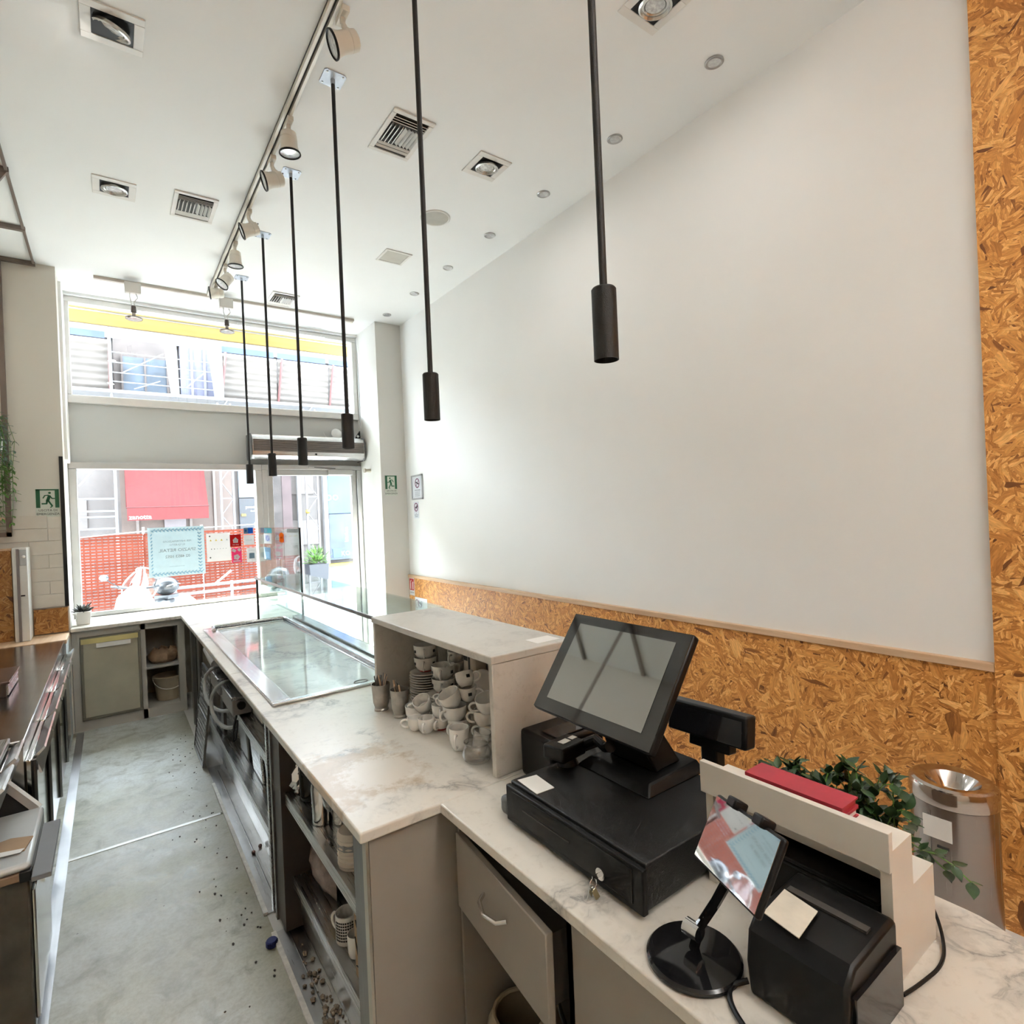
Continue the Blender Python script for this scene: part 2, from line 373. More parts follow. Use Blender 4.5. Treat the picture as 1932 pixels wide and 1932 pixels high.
B(2.53, YP, 0, XR, 6.95, CZ).build('pillar', PILG, wf)
# header panel over window and door, soffit above the transom
B(-.30, 6.70, 2.36, 2.53, 6.90, 2.92).build('header_panel', GREYP, wf)
B(-.30, 6.62, 3.925, 2.53, 6.9, CZ).build('soffit_strip', CEIL, wf)
B(-.30, 6.68, 0, 1.39, 6.93, .888).build('parapet', CREAM, wf)
TILEW = pm('glossy_cream_tile', (.66,.62,.55), .25, 0, .04)
tz = [1.085, 1.196, 1.304, 1.413, 1.526, 1.639, 1.744, 1.852]
for r in range(7):
    xs = [-.30, -.545, -.85, XL] if r % 2 == 0 else [-.30, -.42, -.72, XL]
    if r == 6: xs = [-.42, -.72, XL]
    for a, b in zip(xs, xs[1:]):
        B(b+.0015, YP-.008, tz[r]+.0015, a-.0015, YP, tz[r+1]-.0015).build('wall_tile', TILEW, wf, .0015)
B(-.31, YP-.030, .875, -.53, YP-.002, 1.078).build('splash_board', OSBF, wf)
struct(B(-.328, YP-.012, 1.085, -.301, YP+.02, 2.345).build('trim_2', BLACKM))
struct(B(-.30, 6.30, 2.345, -.278, 6.70, CZ-.03).build('trim_3', WHITE))

def frame(m, x0, x1, z0, z1, w, y0, y1, bt=None):
    m.box(x0, y0, z0, x1, y1, z0+(bt or w)); m.box(x0, y0, z1-w, x1, y1, z1)
    m.box(x0, y0, z0+(bt or w), x0+w, y1, z1-w); m.box(x1-w, y0, z0+(bt or w), x1, y1, z1-w); return m
# transom window
w2 = struct(frame(M(), -.30, 2.53, 2.92, 3.925, .055, 6.66, 6.76, .075).build('window_2', ALUL, None, .006))
B(-.245, 6.715, 2.995, 2.475, 6.723, 3.87).build('pane', PANE, w2)
# shop window
w1 = struct(frame(M(), -.30, 1.39, .89, 2.36, .065, 6.66, 6.77, .035).build('window_1', ALU, None, .006))
B(-.235, 6.715, .925, 1.325, 6.723, 2.295).build('pane', PANE, w1)
B(-.235, 6.655, .925, 1.325, 6.668, .935).build('sill_bead', ALUL, w1)
# door
d1 = struct(frame(M(), 1.39, 2.53, 0, 2.36, .055, 6.66, 6.78, .02).build('door_1', ALU, None, .005))
leaf = frame(M(), 1.447, 2.472, .022, 2.303, .062, 6.685, 6.74, .16).build('door_leaf', pm('door_leaf_grey', (.46,.46,.45), .4, .3), d1, .004)
B(1.509, 6.71, .182, 2.41, 6.718, 2.241).build('pane', PANE, leaf)
M().tube([(1.545,6.69,.95),(1.545,6.63,.95),(1.545,6.63,1.30),(1.545,6.69,1.30)], .012).build('pull_handle', CHROME, leaf)
for hz in (.35, 1.2, 2.05): M().cyl((2.485,6.675,hz-.05),(2.485,6.675,hz+.05), .012).build('hinge', ALU, d1)
clo = thing('door_closer', 'small grey door closer box on the head of the glass door', 'door closer', (2.27, 6.66, 2.24))
B(2.13, 6.635, 2.245, 2.415, 6.684, 2.31).build('body', ALU, clo, .005)
M().beam((2.20,6.625,2.318),(1.95,6.65,2.334), .018, .008).build('arm', pm('dark_grey_metal', (.12,.12,.12), .4, .6), clo)
B(1.90, 6.64, 2.325, 2.12, 6.655, 2.345).build('slide_rail', ALU, clo)

# ================================================================== CEILING FIXTURES
LENS = pm('lamp_lens', (.62,.62,.61), .15, .4, .3, 60); LEDG = emit('lamp_glow', (1,.96,.90), 1.3)
def square_light(x, y, tilt, label, az=0):
    t = thing('recessed_square_light', label, 'ceiling light', (x, y, CZ), 'square recessed ceiling lights'); s = .118
    m = M()
    for a in ((-s,-s,s,-s*.66), (-s,s*.66,s,s), (-s,-s*.66,-s*.66,s*.66), (s*.66,-s*.66,s,s*.66)):
        m.box(a[0], a[1], -.007, a[2], a[3], 0)
    m.build('frame', WPLAST, t, .002, w=False)
    k = s*.66
    m = M(); m.add([(-k,-k,-.002),(k,-k,-.002),(k,k,-.002),(-k,k,-.002),(-k,-k,.10),(k,-k,.10),(k,k,.10),(-k,k,.10)], [(0,1,5,4),(1,2,6,5),(2,3,7,6),(3,0,4,7),(4,5,6,7)])
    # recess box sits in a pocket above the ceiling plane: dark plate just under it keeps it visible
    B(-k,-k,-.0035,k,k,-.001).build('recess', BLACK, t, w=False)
    rot = Matrix.Rotation(az, 4, 'Z') @ Matrix.Rotation(tilt, 4, 'X')
    M().lathe([(.070,-.004),(.074,-.018),(.066,-.022),(.060,-.012),(.050,-.014),(.046,-.008)], 32, rot, cap0=False).build('gimbal_ring', pm('gimbal_silver', (.62,.61,.58), .25, .8), t, w=False)
    M().lathe([(.0,-.010),(.026,-.013),(.044,-.009)], 24, rot, cap0=False).build('lamp_face', LENS, t, w=False)
    L = bpy.data.lights.new('lamp_light', 'AREA'); L.shape = 'DISK'; L.size = .085; L.energy = SQW; L.color = (1,.98,.95)
    o = bpy.data.objects.new('lamp_light', L); COL.objects.link(o); o.parent = t; o.location = (0,0,-.03); o.rotation_euler = (tilt*.5*_s(az), tilt*.5, 0)
    return t
square_light(.088, 3.012, R(24), 'square recessed ceiling light nearest the upper left corner, its lamp tilted', R(40))
square_light(.102, 4.455, R(3), 'square recessed ceiling light on the left beside the small air grille', 0)
square_light(2.052, 1.60, R(5), 'square recessed ceiling light cut by the top edge of the picture', 0)
square_light(2.055, 2.978, R(5), 'square recessed ceiling light between the large air grille and the white wall', 0)
where = ['nearest the camera', 'second nearest, touching the nearest rod', 'third from the camera', 'fourth from the camera', 'fifth from the camera', 'sixth from the camera', 'farthest, by the pillar']
for i in range(7):
    y = 1.655 + .688*i
    t = thing('round_downlight', 'round chrome downlight in the row by the white wall, ' + where[i], 'downlight', (2.567, y, CZ), 'round downlights along the wall')
    M().lathe([(.046,0),(.047,-.004),(.040,-.008),(.031,-.004)], 28, cap0=False).build('ring', pm('ring_nickel', (.36,.35,.34), .3, .5), t, w=False)
    M().lathe([(.0,-.0025),(.031,-.0045)], 20, cap0=False).build('lamp_face', LENS, t, w=False)
def grille(x, y, sx, sy, label, nb):
    t = thing('air_grille', label, 'air vent', (x, y, CZ), 'slatted air grilles in the ceiling'); f = .028
    frame2 = M()
    for a in ((-sx,-sy,sx,-sy+f), (-sx,sy-f,sx,sy), (-sx,-sy+f,-sx+f,sy-f), (sx-f,-sy+f,sx,sy-f)): frame2.box(a[0],a[1],-.010,a[2],a[3],0)
    frame2.build('frame', WPLAST, t, .003, w=False)
    B(-sx+f,-sy+f,-.0025,sx-f,sy-f,-.0005).build('dark_duct', CABD, t, w=False)
    L = 2*(sx-f); n = 9
    for i in range(n):     # cross blades
        xx = -sx+f+L*(i+.5)/n
        M().obox((xx, .0, -.010), (.004, 2*(sy-f)*.46, .020), Matrix.Rotation(R(25 if i < nb else -40), 3, 'Y')).build('blade', ALUL, t, w=False)
    for yy, a in ((-.84,35),(-.72,35),(-.60,35),(.62,-30),(.80,-30)):
        M().obox((0, (sy-f)*yy, -.009), (L, .016, .003), Matrix.Rotation(R(a), 3, 'X')).build('slat', ALUL, t, w=False)
    return t
grille(1.466, 2.995, .128, .196, 'large square air grille in the ceiling beside the second hanging rod', 4)
grille(.560, 4.448, .132, .182, 'air grille in the ceiling left of the spotlight track', 5)
grille(1.487, 5.88, .128, .185, 'small far air grille in the ceiling above the shop front', 4)
t = thing('access_panel', 'flat blank square access panel in the ceiling', 'ceiling panel', (2.065, 4.455, CZ))
m = M(); s = .118
for a in ((-s,-s,s,-s+.02), (-s,s-.02,s,s), (-s,-s+.02,-s+.02,s-.02), (s-.02,-s+.02,s,s-.02)): m.box(a[0],a[1],-.008,a[2],a[3],0)
m.build('frame', WPLAST, t, .002, w=False); B(-s+.02,-s+.02,-.004,s-.02,s-.02,-.0005).build('cover', pm('beige_mesh_cover', (.50,.48,.42), .6), t, w=False)
t = thing('ceiling_speaker', 'round beige loudspeaker grille flush in the ceiling', 'speaker', (2.067, 3.705, CZ))
M().lathe([(.112,0),(.112,-.006),(.104,-.010),(.098,-.007)], 40, cap0=False).build('rim', WPLAST, t, w=False)
M().lathe([(.0,-.0095),(.06,-.009),(.099,-.007)], 40, cap0=False).build('mesh_cover', pm('speaker_mesh', (.46,.45,.40), .6, 0, .1, 8, .6, 500), t, w=False)

# pendants on stiff rods
pl = ['second hanging rod lamp, the next one after the nearest', 'third hanging rod lamp from the camera, its steel plate beside the track', 'fourth hanging rod lamp from the camera', 'fifth hanging rod lamp from the camera', 'farthest hanging rod lamp, above the shop window']
px = [.988, .995, .997, 1.022, 1.042, 1.052]
PLATE = pm('galvanised_plate', (.50,.55,.62), .45, .25, .05)
def pendant(x, y, label):
    t = thing('rod_pendant', label, 'pendant lamp', (x, y, 2.075), 'black rod pendants over the counter')
    m = M(); s = .055; m.prism([(-s+.01,-s),(s-.01,-s),(s,-s+.01),(s,s-.01),(s-.01,s),(-s+.01,s),(-s,s-.01),(-s,-s+.01)], 'z', CZ-2.075-.005, CZ-2.075)
    p = m.build('ceiling_plate', PLATE, t, w=False)
    for a in (-1,1):
        for b in (-1,1): M().cyl((a*.04,b*.04,CZ-2.075-.008),(a*.04,b*.04,CZ-2.075-.004), .005, n=8).build('screw', DSTEEL, p, w=False)
    M().cyl((0,0,CZ-2.075-.03),(0,0,CZ-2.075-.004), .011, n=14).build('nut', PLATE, t, w=False)
    M().cyl((0,0,.17),(0,0,CZ-2.075-.01), .0095, n=12).build('rod', BLACKM, t, w=False)
    M().lathe([(.006,.176),(.027,.174),(.030,.170),(.030,.0),(.0275,.0),(.0275,.06),(.0,.06)], 28, cap0=False).build('socket_cylinder', BLACKM, t, w=False)
    M().lathe([(.0,.02),(.018,.022),(.024,.034),(.022,.058)], 16, cap0=False).build('bulb', pm('unlit_bulb', (.35,.34,.32), .2), t, w=False)
    return t
pendant(px[0], .958, 'nearest hanging rod lamp, in front of the white wall')
for i in range(5): pendant(px[i+1], 1.872 + .9135*i, pl[i])

# long spotlight track with spotlights
tr = thing('ceiling_track', 'long white spotlight track running along the ceiling to the shop front', 'light track', (.86, 4.0, CZ-.035))
m = M(); m.box(.838,1.2,CZ-.035,.853,6.03,CZ); m.box(.867,1.2,CZ-.035,.882,6.03,CZ); m.box(.838,1.2,CZ-.012,.882,6.03,CZ); m.build('profile', LAMPW, tr, .001)
B(.853,1.21,CZ-.016,.867,6.02,CZ-.013).build('conductor_slot', CABD, tr)
B(.838,6.03,CZ-.036,.882,6.04,CZ).build('end_cap', LAMPW, tr)
def spot(x, y, aim, label, sw=0, drop=.07):
    """track spotlight: adapter, neck, two-part body, black rim and lens; aim = direction the lamp faces"""
    z0 = CZ-.035; t = thing('track_spotlight', label, 'spotlight', (x, y, z0), 'cream spotlights on the ceiling track')
    B(-.016,-.05,-.022,.016,.05,.004).build('adapter', LAMPW, t, .003, w=False)
    d = Vector(aim).normalized(); c = Vector((sw, 0, -drop-.055))
    M().cyl((0,0,-.02),(0,0,-.05), .013, .011, n=14).build('swivel', LAMPW, t, w=False)
    q = d.to_track_quat('Z', 'X').to_matrix().to_4x4(); q.translation = c
    back = c - d*.05
    m = M(); mid = (Vector((0,0,-.045))+back)/2
    m.tube([(0,0,-.04), (0.2*back.x, .2*back.y, -.045-.02), tuple(back*.75+Vector((0,0,-.01))), tuple(back+d*.015)], [.011,.014,.026,.040], 12)
    m.build('neck', LAMPW, t, w=False)
    M().lathe([(.030,-.066),(.041,-.058),(.044,-.030),(.0425,-.028),(.0425,-.024),(.044,-.022),(.044,.012),(.048,.030),(.056,.048)], 26, q, True, False).build('body', LAMPW, t, w=False)
    M().lathe([(.0565,.046),(.058,.053),(.053,.056),(.050,.050)], 26, q, False, False).build('black_rim', BLACK, t, w=False)
    M().lathe([(.0,.055),(.03,.053),(.051,.049)], 22, q, False, False).build('lens', LENS, t, w=False)
    M().obox(c + q.to_3x3() @ Vector((.030,0,-.062)), (.006,.008,.03), q.to_3x3()).build('switch', BLACK, t, w=False)
    return t
spot(.90, 2.36, (-.72,.18,-.34), 'nearest spotlight on the ceiling track, large and aimed left')
spot(.875, 3.17, (.05,.03,-1), 'second spotlight on the ceiling track, pointing straight down')
spot(.875, 3.56, (-.80,.12,-.28), 'third spotlight on the track, aimed left just behind the downward one')
spot(.875, 4.26, (-.80,.15,-.30), 'fourth spotlight on the track, aimed left')
spot(.875, 4.80, (.02,.05,-1), 'fifth spotlight on the track, the second one pointing straight down')
spot(.875, 5.26, (-.58,-.15,-.75), 'sixth spotlight on the track, tilted down left with its lens showing')
spot(.868, 5.72, (-.95,.15,-.12), 'last spotlight on the track, before the shop front', 0, .02)
# cross track by the shop front with two bare halogen lamps
xt = thing('cross_track', 'thin ceiling track across the shop front above the transom window', 'light track', (1.13, 6.10, CZ-.026))
B(-.04, 6.085, CZ-.026, 2.305, 6.12, CZ).build('profile', pm('beige_track', (.55,.50,.44), .4, .2), xt, .002)
B(2.20, 6.078, CZ-.045, 2.29, 6.127, CZ-.028).build('feed_box', LAMPW, xt)
t2 = thing('window_rail', 'slim aluminium rail on the transom window head', 'rail', (1.35, 6.6, 3.86))
B(.30, 6.60, 3.862, 2.14, 6.63, 3.882).build('bar', ALUL, t2)
for xx in (.34, 1.2, 2.1): B(xx-.012, 6.59, 3.855, xx+.012, 6.665, 3.89).build('clip', ALUL, t2)
def halogen(x, label):
    t = thing('hanging_halogen_lamp', label, 'halogen lamp', (x, 6.04, 3.6), 'bare halogen lamps on the cross track')
    B(-.062,-.03,.225,.062,.04,.3205).build('transformer_box', WPLAST, t, .006, w=False)
    for s in (-1,1):
        M().tube([(s*.022,0,.23),(s*.030+.005,0,.19),(s*.012-.005,0,.15),(s*.010,0,.105)], .0045, 8).build('wire_arm', ALUL, t, w=False)
    M().cyl((0,0,.055),(0,0,.11), .022, .018, n=16).build('lamp_base', pm('brown_base', (.10,.08,.07), .5), t, w=False)
    M().lathe([(.014,.055),(.016,.030),(.052,.010),(.066,.004),(.066,-.006),(.058,-.010)], 28, cap0=False).build('reflector', pm('reflector_bronze', (.30,.27,.24), .25, .8), t, w=False)
    M().lathe([(.0,-.006),(.058,-.009)], 20, cap0=False).build('lens', LENS, t, w=False)
    return t
halogen(.243, 'bare halogen reflector lamp hanging left in front of the transom window')
halogen(1.0, 'bare halogen reflector lamp hanging near the middle of the transom window')

# ================================================================== SHOP FRONT FITTINGS
ac = thing('air_curtain', 'long silver air curtain unit with dark slatted intake above the door', 'air curtain', (1.9, 6.6, 2.41))
m = M(); pr = [(6.70,2.41),(6.50,2.41),(6.455,2.44),(6.445,2.48),(6.445,2.60),(6.46,2.64),(6.50,2.67),(6.70,2.67)]
m.prism(pr, 'x', 1.262, 2.50); m.build('housing', steel('silver_housing', (.72,.72,.72), .25, 0, .05), ac)
B(1.275, 6.440, 2.485, 2.49, 6.448, 2.612).build('intake_recess', CABD, ac)
for i in range(9): B(1.27, 6.430, 2.489+.0138*i, 2.495, 6.446, 2.4945+.0138*i).build('slat', pm('slat_bronze_grey', (.33,.30,.28), .35, .7), ac)
for x0 in (1.250, 2.50): m = M(); m.prism([(6.70,2.40),(6.49,2.40),(6.44,2.44),(6.43,2.48),(6.43,2.61),(6.45,2.65),(6.50,2.68),(6.70,2.68)], 'x', x0, x0+.014); m.build('end_cap', pm('dark_cap', (.10,.10,.10), .4), ac, .004)
M().cyl((1.93,6.444,2.462),(1.93,6.436,2.462), .010, n=10).build('sensor', BLACK, ac)
t = thing('round_box', 'small oval grey lid standing on top of the air curtain', 'lid', (2.22, 6.60, 2.67))
M().lathe([(.0,0),(.058,.0),(.060,.012),(.052,.018),(0,.02)], 24, Matrix.Translation((0,0,.058)) @ Matrix.Rotation(R(80),4,'X')).build('disc', ALUL, t, w=False)
M().tube([(-.10,0,.004),(-.13,.0,.03),(-.15,0,.07)], .003, 6).build('loose_wire', WPLAST, t, w=False)
t = thing('door_chime', 'small black triangular sensor on the air curtain beside the door jamb', 'sensor', (2.47, 6.55, 2.67))
M().prism([(-.045,0),(.02,0),(.02,.10)], 'y', -.02, .02).build('body', BLACK, t, .004, w=False)
M().obox((-.012,-.022,.03), (.024,.004,.024), Matrix.Rotation(R(45),3,'Y')).build('white_mark', PAPER, t, w=False)
t = M().tube([(2.49,6.52,2.80),(2.495,6.52,3.2),(2.50,6.56,3.7),(2.50,6.6,3.9)], .005, 6).build('thin_cable', pm('grey_cable', (.4,.4,.4), .5)); tag(t, 'thin grey cable running up the right jamb of the transom window', 'cable')
t = thing('door_stop', 'small beige peg sticking out of the sunlit door jamb', 'peg', (2.53, 6.36, 2.25))
M().cyl((2.53,6.36,2.275),(2.47,6.36,2.275), .022, .018, n=14).build('peg', pm('beige_peg', (.48,.44,.36), .5), t); M().cyl((2.47,6.36,2.275),(2.45,6.36,2.275), .026, n=14).build('cap', pm('beige_peg', (.48,.44,.36), .5), t)

# signs -------------------------------------------------------------
SIGNW = pm('sign_pale_face', (.62,.66,.58), .4, 0, .02)
def exit_sign(x, y, z, sx, label, flip):
    """running man sign; flip = -1 runs to the left"""
    t = thing('exit_sign', label, 'exit sign', (x, y, z)); f = flip; k = sx/2; h = .155; W_, H_ = k, h
    B(-k-.004,-.003,-.075,k+.004,0,h+.004).build('plate', SIGNW, t, w=False)
    m = M(); yy = -.0045
    m.box(-k,yy,0,-k+sx*.18,-.003,h); m.box(k-sx*.18,yy,0,k,-.003,h); m.box(-k,yy,h-.010,k,-.003,h)
    m.build('door_frame', GREENS, t, w=False)
    m = M()
    def P(a, b): return (f*(a-.5)*sx*.95, yy-.0006, b*h)
    m.cyl(Vector(P(.60,.80))+Vector((0,.001,0)), Vector(P(.60,.80))-Vector((0,.0004,0)), .0092, n=14)
    def limb(pts, w):
        for a, b in zip(pts, pts[1:]): m.beam(P(*a), P(*b), w, .0012) if False else m.obox((Vector(P(*a))+Vector(P(*b)))/2, ((Vector(P(*b))-Vector(P(*a))).length+w*.5, w, .0012), Matrix.Rotation(0,3,'X') @ (lambda d: Matrix(((d.x,-d.z,0),(0,0,-1),(d.z,d.x,0))))((Vector(P(*b))-Vector(P(*a))).normalized()))
    limb([(.58,.62),(.50,.38)], .021); limb([(.60,.66),(.70,.50),(.82,.50)], .008); limb([(.55,.68),(.38,.66),(.30,.52)], .008)
    limb([(.53,.38),(.70,.10)], .012); limb([(.70,.08),(.62,.02)], .008); limb([(.48,.40),(.45,.22),(.24,.22)], .011)
    m.build('running_figure', GREENS, t, w=False)
    text('USCITA DI', .026, INK, t, (x, y-.0038, z-.022), FACE_IN); text('EMERGENZA', .026, INK, t, (x, y-.0038, z-.052), FACE_IN)
    return t
exit_sign(-.412, YP-.001, 1.915, .150, 'green emergency exit sign on the cream left pillar', 1)
exit_sign(2.646, YP-.001, 2.037, .143, 'green emergency exit sign on the grey pillar right of the door', -1)
def sideplate(name, label, cat, y0, y1, z0, z1, mat, th=.003, x=XR):
    t = thing(name, label, cat, (x, (y0+y1)/2, z0)); B(x-th, y0, z0, x, y1, z1).build('plate', mat, t); return t
PUR = pm('prohibition_ring', srgb(120,50,90), .4); SIGNB = pm('sign_white_face', (.72,.74,.78), .35, 0, .02)
t = sideplate('no_smoking_frame', 'framed no smoking notice on the white wall near the pillar', 'notice', 5.63, 5.89, 1.905, 2.172, SIGNB, .006)
m = M()
for a in ((5.625,5.64,1.90,2.177),(5.88,5.895,1.90,2.177)): m.box(XR-.016,a[0],a[2],XR,a[1],a[3])
m.box(XR-.016,5.625,1.90,XR,5.895,1.915); m.box(XR-.016,5.625,2.162,XR,5.895,2.177); m.build('frame', pm('frame_silver', (.5,.5,.52), .3, .5), t)
def ring(t, y, z, r, x):
    mt = Matrix.Translation((x, y, z)) @ Matrix.Rotation(R(90), 4, 'Y')
    M().lathe([(r*.78,-.0006),(r*.78,.0006),(r,.0006),(r,-.0006),(r*.78,-.0006)], 28, mt, False).build('prohibition_ring', PUR, t)
    M().obox((x, y, z), (.0012, r*1.7, r*.14), Matrix.Rotation(R(-45), 3, 'X')).build('slash', PUR, t)
ring(t, 5.755, 2.085, .055, XR-.0075); M().obox((XR-.0072,5.755,2.085), (.001,.075,.014), Matrix.Rotation(R(20),3,'X')).build('cigarette', INK, t)
text('VIETATO FUMARE', .017, GINK, t, (XR-.0066, 5.755, 2.005), FACE_MX)
for i in range(4): text('legge 11 novembre 1975 n. 584', .009, GINK, t, (XR-.0066, 5.755, 1.985-.014*i), FACE_MX)
t = sideplate('no_dogs_sign', 'small no dogs sign on the white wall under the framed notice', 'sign', 5.755, 5.875, 1.69, 1.876, SIGNB)
ring(t, 5.815, 1.815, .05, XR-.004); m = M(); m.obox((XR-.0036,5.815,1.812), (.001,.05,.018), Matrix.Rotation(0,3,'X')); m.box(XR-.004,5.795,1.79,XR-.003,5.80,1.81); m.box(XR-.004,5.83,1.79,XR-.003,5.835,1.81); m.obox((XR-.0036,5.787,1.826),(.001,.02,.016),Matrix.Rotation(R(20),3,'X')); m.build('dog_figure', INK, t)
for i, s_ in enumerate(('IO', 'NON POSSO', 'ENTRARE')): text(s_, .016, GINK, t, (XR-.0035, 5.815, 1.745-.019*i), FACE_MX)
xo = XR-.022
t = sideplate('fire_sign', 'red fire extinguisher sign on the OSB board beside the pillar', 'sign', 5.905, 6.03, .80, 1.0, SIGNB, .003, xo)
B(xo-.004,5.912,.86,xo-.003,6.023,.993).build('red_field', REDS, t)
m = M(); m.box(xo-.005,5.985,.872,xo-.004,6.005,.94); m.box(xo-.005,5.988,.94,xo-.004,6.002,.965); m.obox((xo-.0045,5.985,.968),(.001,.03,.008),Matrix.Rotation(R(-25),3,'X')); m.box(xo-.005,5.93,.872,xo-.004,5.95,.93); m.obox((xo-.0045,5.938,.945),(.001,.02,.03),Matrix.Rotation(R(20),3,'X')); m.build('extinguisher_figure', PAPER, t)
text('ESTINTORE', .019, GINK, t, (xo-.0035, 5.967, .832), FACE_MX)
t = sideplate('no_dogs_card', 'white card with a prohibition ring on the OSB board, seen through the showcase top', 'sign', 5.60, 5.90, .60, .79, SIGNB, .003, xo)
ring(t, 5.85, .715, .05, xo-.004)
# ================================================================== COUNTERS
TOP = .89
mw = thing('marble_worktop', 'long white marble worktop of the bar counter running to the shop window', 'worktop', (.93, 4.0, .86))
for (y0, y1) in ((1.45, 3.436), (3.438, 5.198), (5.20, 6.655)):
    B(.505, y0, .86, 1.36, y1, TOP).build('slab', MARB, mw, .005, seg=3)
ww = thing('window_worktop', 'short marble worktop under the shop window', 'worktop', (.1, 6.35, .86))
B(-.298, 6.0, .86, .5035, 6.655, TOP).build('slab', MARB, ww, .004)
# marble-look cold plate with steel rim set on the worktop
cp = thing('cold_plate', 'large glossy grey cold plate with a steel rim set in the worktop', 'cold plate', (.88, 3.85, TOP))
m = M(); x0, x1, y0, y1 = .565, 1.215, 2.68, 5.0
for a in ((x0,y0,x1,y0+.035),(x0,y1-.10,x1,y1),(x0,y0+.035,x0+.085,y1-.10),(x1-.085,y0+.035,x1,y1-.10)): m.box(a[0],a[1],TOP+.0005,a[2],a[3],TOP+.014)
m.build('steel_rim', steel('bright_rim', (.70,.70,.71), .16, 1, .05), cp, .004)
B(x0+.085,y0+.035,TOP+.0005,x1-.085,y1-.10,TOP+.006).build('plate', MARBP, cp)
m = M(); zt = TOP+.026
m.tube([(x0+.055,y1-.16,zt-.006),(x0+.06,y1-.07,zt),(x0+.10,y1-.045,zt),(x1-.10,y1-.045,zt),(x1-.06,y1-.07,zt),(x1-.055,y1-.16,zt),(x1-.055,y0+.05,zt-.004)], .013, 8); m.build('splash_bead', steel('bead', (.45,.45,.46), .25), cp)
m = M(); m.tube([(1.00+.035*_c(a), 2.76+.022*_s(a), TOP+.008) for a in [R(20*i) for i in range(18)]], .002, 6, True); m.build('maker_badge', DSTEEL, cp)
# marble shelf box
sb = thing('marble_shelf_box', 'open marble box shelf on the worktop holding the cups', 'shelf box', (1.12, 1.95, TOP))
B(.945, 1.462, 1.245, 1.29, 2.445, 1.270).build('top_slab', MARBD, sb, .003)
B(.95, 1.465, TOP+.0005, 1.287, 1.488, 1.245).build('side_panel', MARBD, sb, .003)
B(.95, 2.418, TOP+.0005, 1.287, 2.441, 1.245).build('side_panel', MARBD, sb, .003)
B(1.264, 1.488, TOP+.0005, 1.287, 2.418, 1.245).build('back_panel', MARBD, sb)
B(1.16, 1.50, 1.2702, 1.26, 1.57, 1.2708).build('paper_note', PAPER, sb)
# glass showcase
gs = thing('glass_showcase', 'low glass showcase with a flat glass top behind the cold plate', 'showcase', (1.13, 3.7, TOP))
B(.955, 2.447, 1.260, 1.322, 4.985, 1.268).build('top_pane', SHOWG, gs)
B(1.316, 2.447, TOP+.012, 1.323, 4.985, 1.260).build('front_pane', SHOWG, gs)
B(.975, 4.978, TOP+.002, 1.316, 4.985, 1.260).build('end_pane', SHOWG, gs)
B(.948, 2.447, 1.256, .956, 4.99, 1.272).build('edge_profile', DSTEEL, gs)
B(.960, 4.972, TOP+.001, .974, 4.990, 1.256).build('post', BLACKM, gs)
B(1.305, 2.447, TOP+.0005, 1.335, 4.985, TOP+.012).build('base_channel', STEEL, gs)
B(1.23, 2.447, TOP+.0005, 1.30, 4.96, TOP+.030).build('ledge', steel('ledge_steel', (.6,.62,.62), .2), gs)
tg = thing('glass_screen', 'tall clear glass screen on the counter edge beside the door', 'glass screen', (1.33, 5.8, TOP))
B(1.322, 5.0, TOP+.0005, 1.332, 6.60, 1.66).build('pane', SHOWG, tg)
B(1.319, 4.992, TOP+.0005, 1.335, 5.0, 1.66).build('edge_profile', BLACKM, tg)

# ------------------------------------------------------------------ bar counter base
cb = thing('bar_counter_base', 'steel counter base with open shelves under the marble worktop', 'counter', (.95, 3.8, 0))
B(.535, 1.468, .0, 1.32, 1.492, .858).build('end_panel', CABIN, cb)
B(1.30, 1.492, .0, 1.32, 6.60, .858).build('front_panel', pm('front_laminate', (.55,.53,.50), .5), cb)
B(.535, 1.492, .0, .600, 1.60, .858).build('corner_post', DSTEEL, cb, .003)
B(.526, 1.470, .0, .534, 1.497, .858).build('corner_strip', steel('strip_light', (.62,.58,.50), .35, 2), cb)
B(.535, 2.47, .02, .95, 2.66, .858).build('divider', pm('dark_brown_laminate', (.055,.042,.033), .45), cb)
B(.525, 2.655, .0, .545, 2.685, .858).build('steel_upright', STEEL, cb); B(.528, 2.60, .0, .536, 2.625, .858).build('steel_upright', DSTEEL, cb)
def shelf(y0, y1, z, x0=.555, lip=.045, mat=STEEL):
    o = B(x0, y0, z-.004, 1.29, y1, z).build('shelf', mat, cb); B(x0-.004, y0, z-lip, x0, y1, z+.004).build('lip', mat, o); return o
shelf(1.602, 2.468, .590); shelf(1.602, 2.468, .235, .575)
shelf(2.69, 4.33, .640); shelf(2.69, 5.0, .235, .575)
m = M()
for (y0, y1) in ((1.60, 2.47), (2.69, 5.2)): m.hexa([(.604,y0,.008),(.62,y0,.008),(.62,y1,.008),(.604,y1,.008)], [(.585,y0,.229),(.60,y0,.229),(.60,y1,.229),(.585,y1,.229)])
m.build('kick_plate', steel('kick_steel', (.50,.49,.47), .3, 1, .4), cb)
B(.545, 5.15, .0, .565, 5.25, .858).build('steel_upright', DSTEEL, cb); B(.535, 5.55, .0, .56, 5.62, .858).build('steel_upright', DSTEEL, cb)
B(.60, 4.40, .0, .62, 4.52, .858).build('steel_upright', DSTEEL, cb)
B(.57, 5.25, .10, .58, 5.55, .858).build('side_door', pm('olive_grey_door', (.16,.155,.135), .4), cb)
B(.57, 5.62, .02, .59, 6.04, .858).build('corner_panel', pm('olive_grey_door', (.16,.155,.135), .4), cb)
B(.52, 1.6, .836, .54, 5.6, .858).build('apron', steel('apron_steel', (.40,.37,.34), .35, 1, .3), cb)
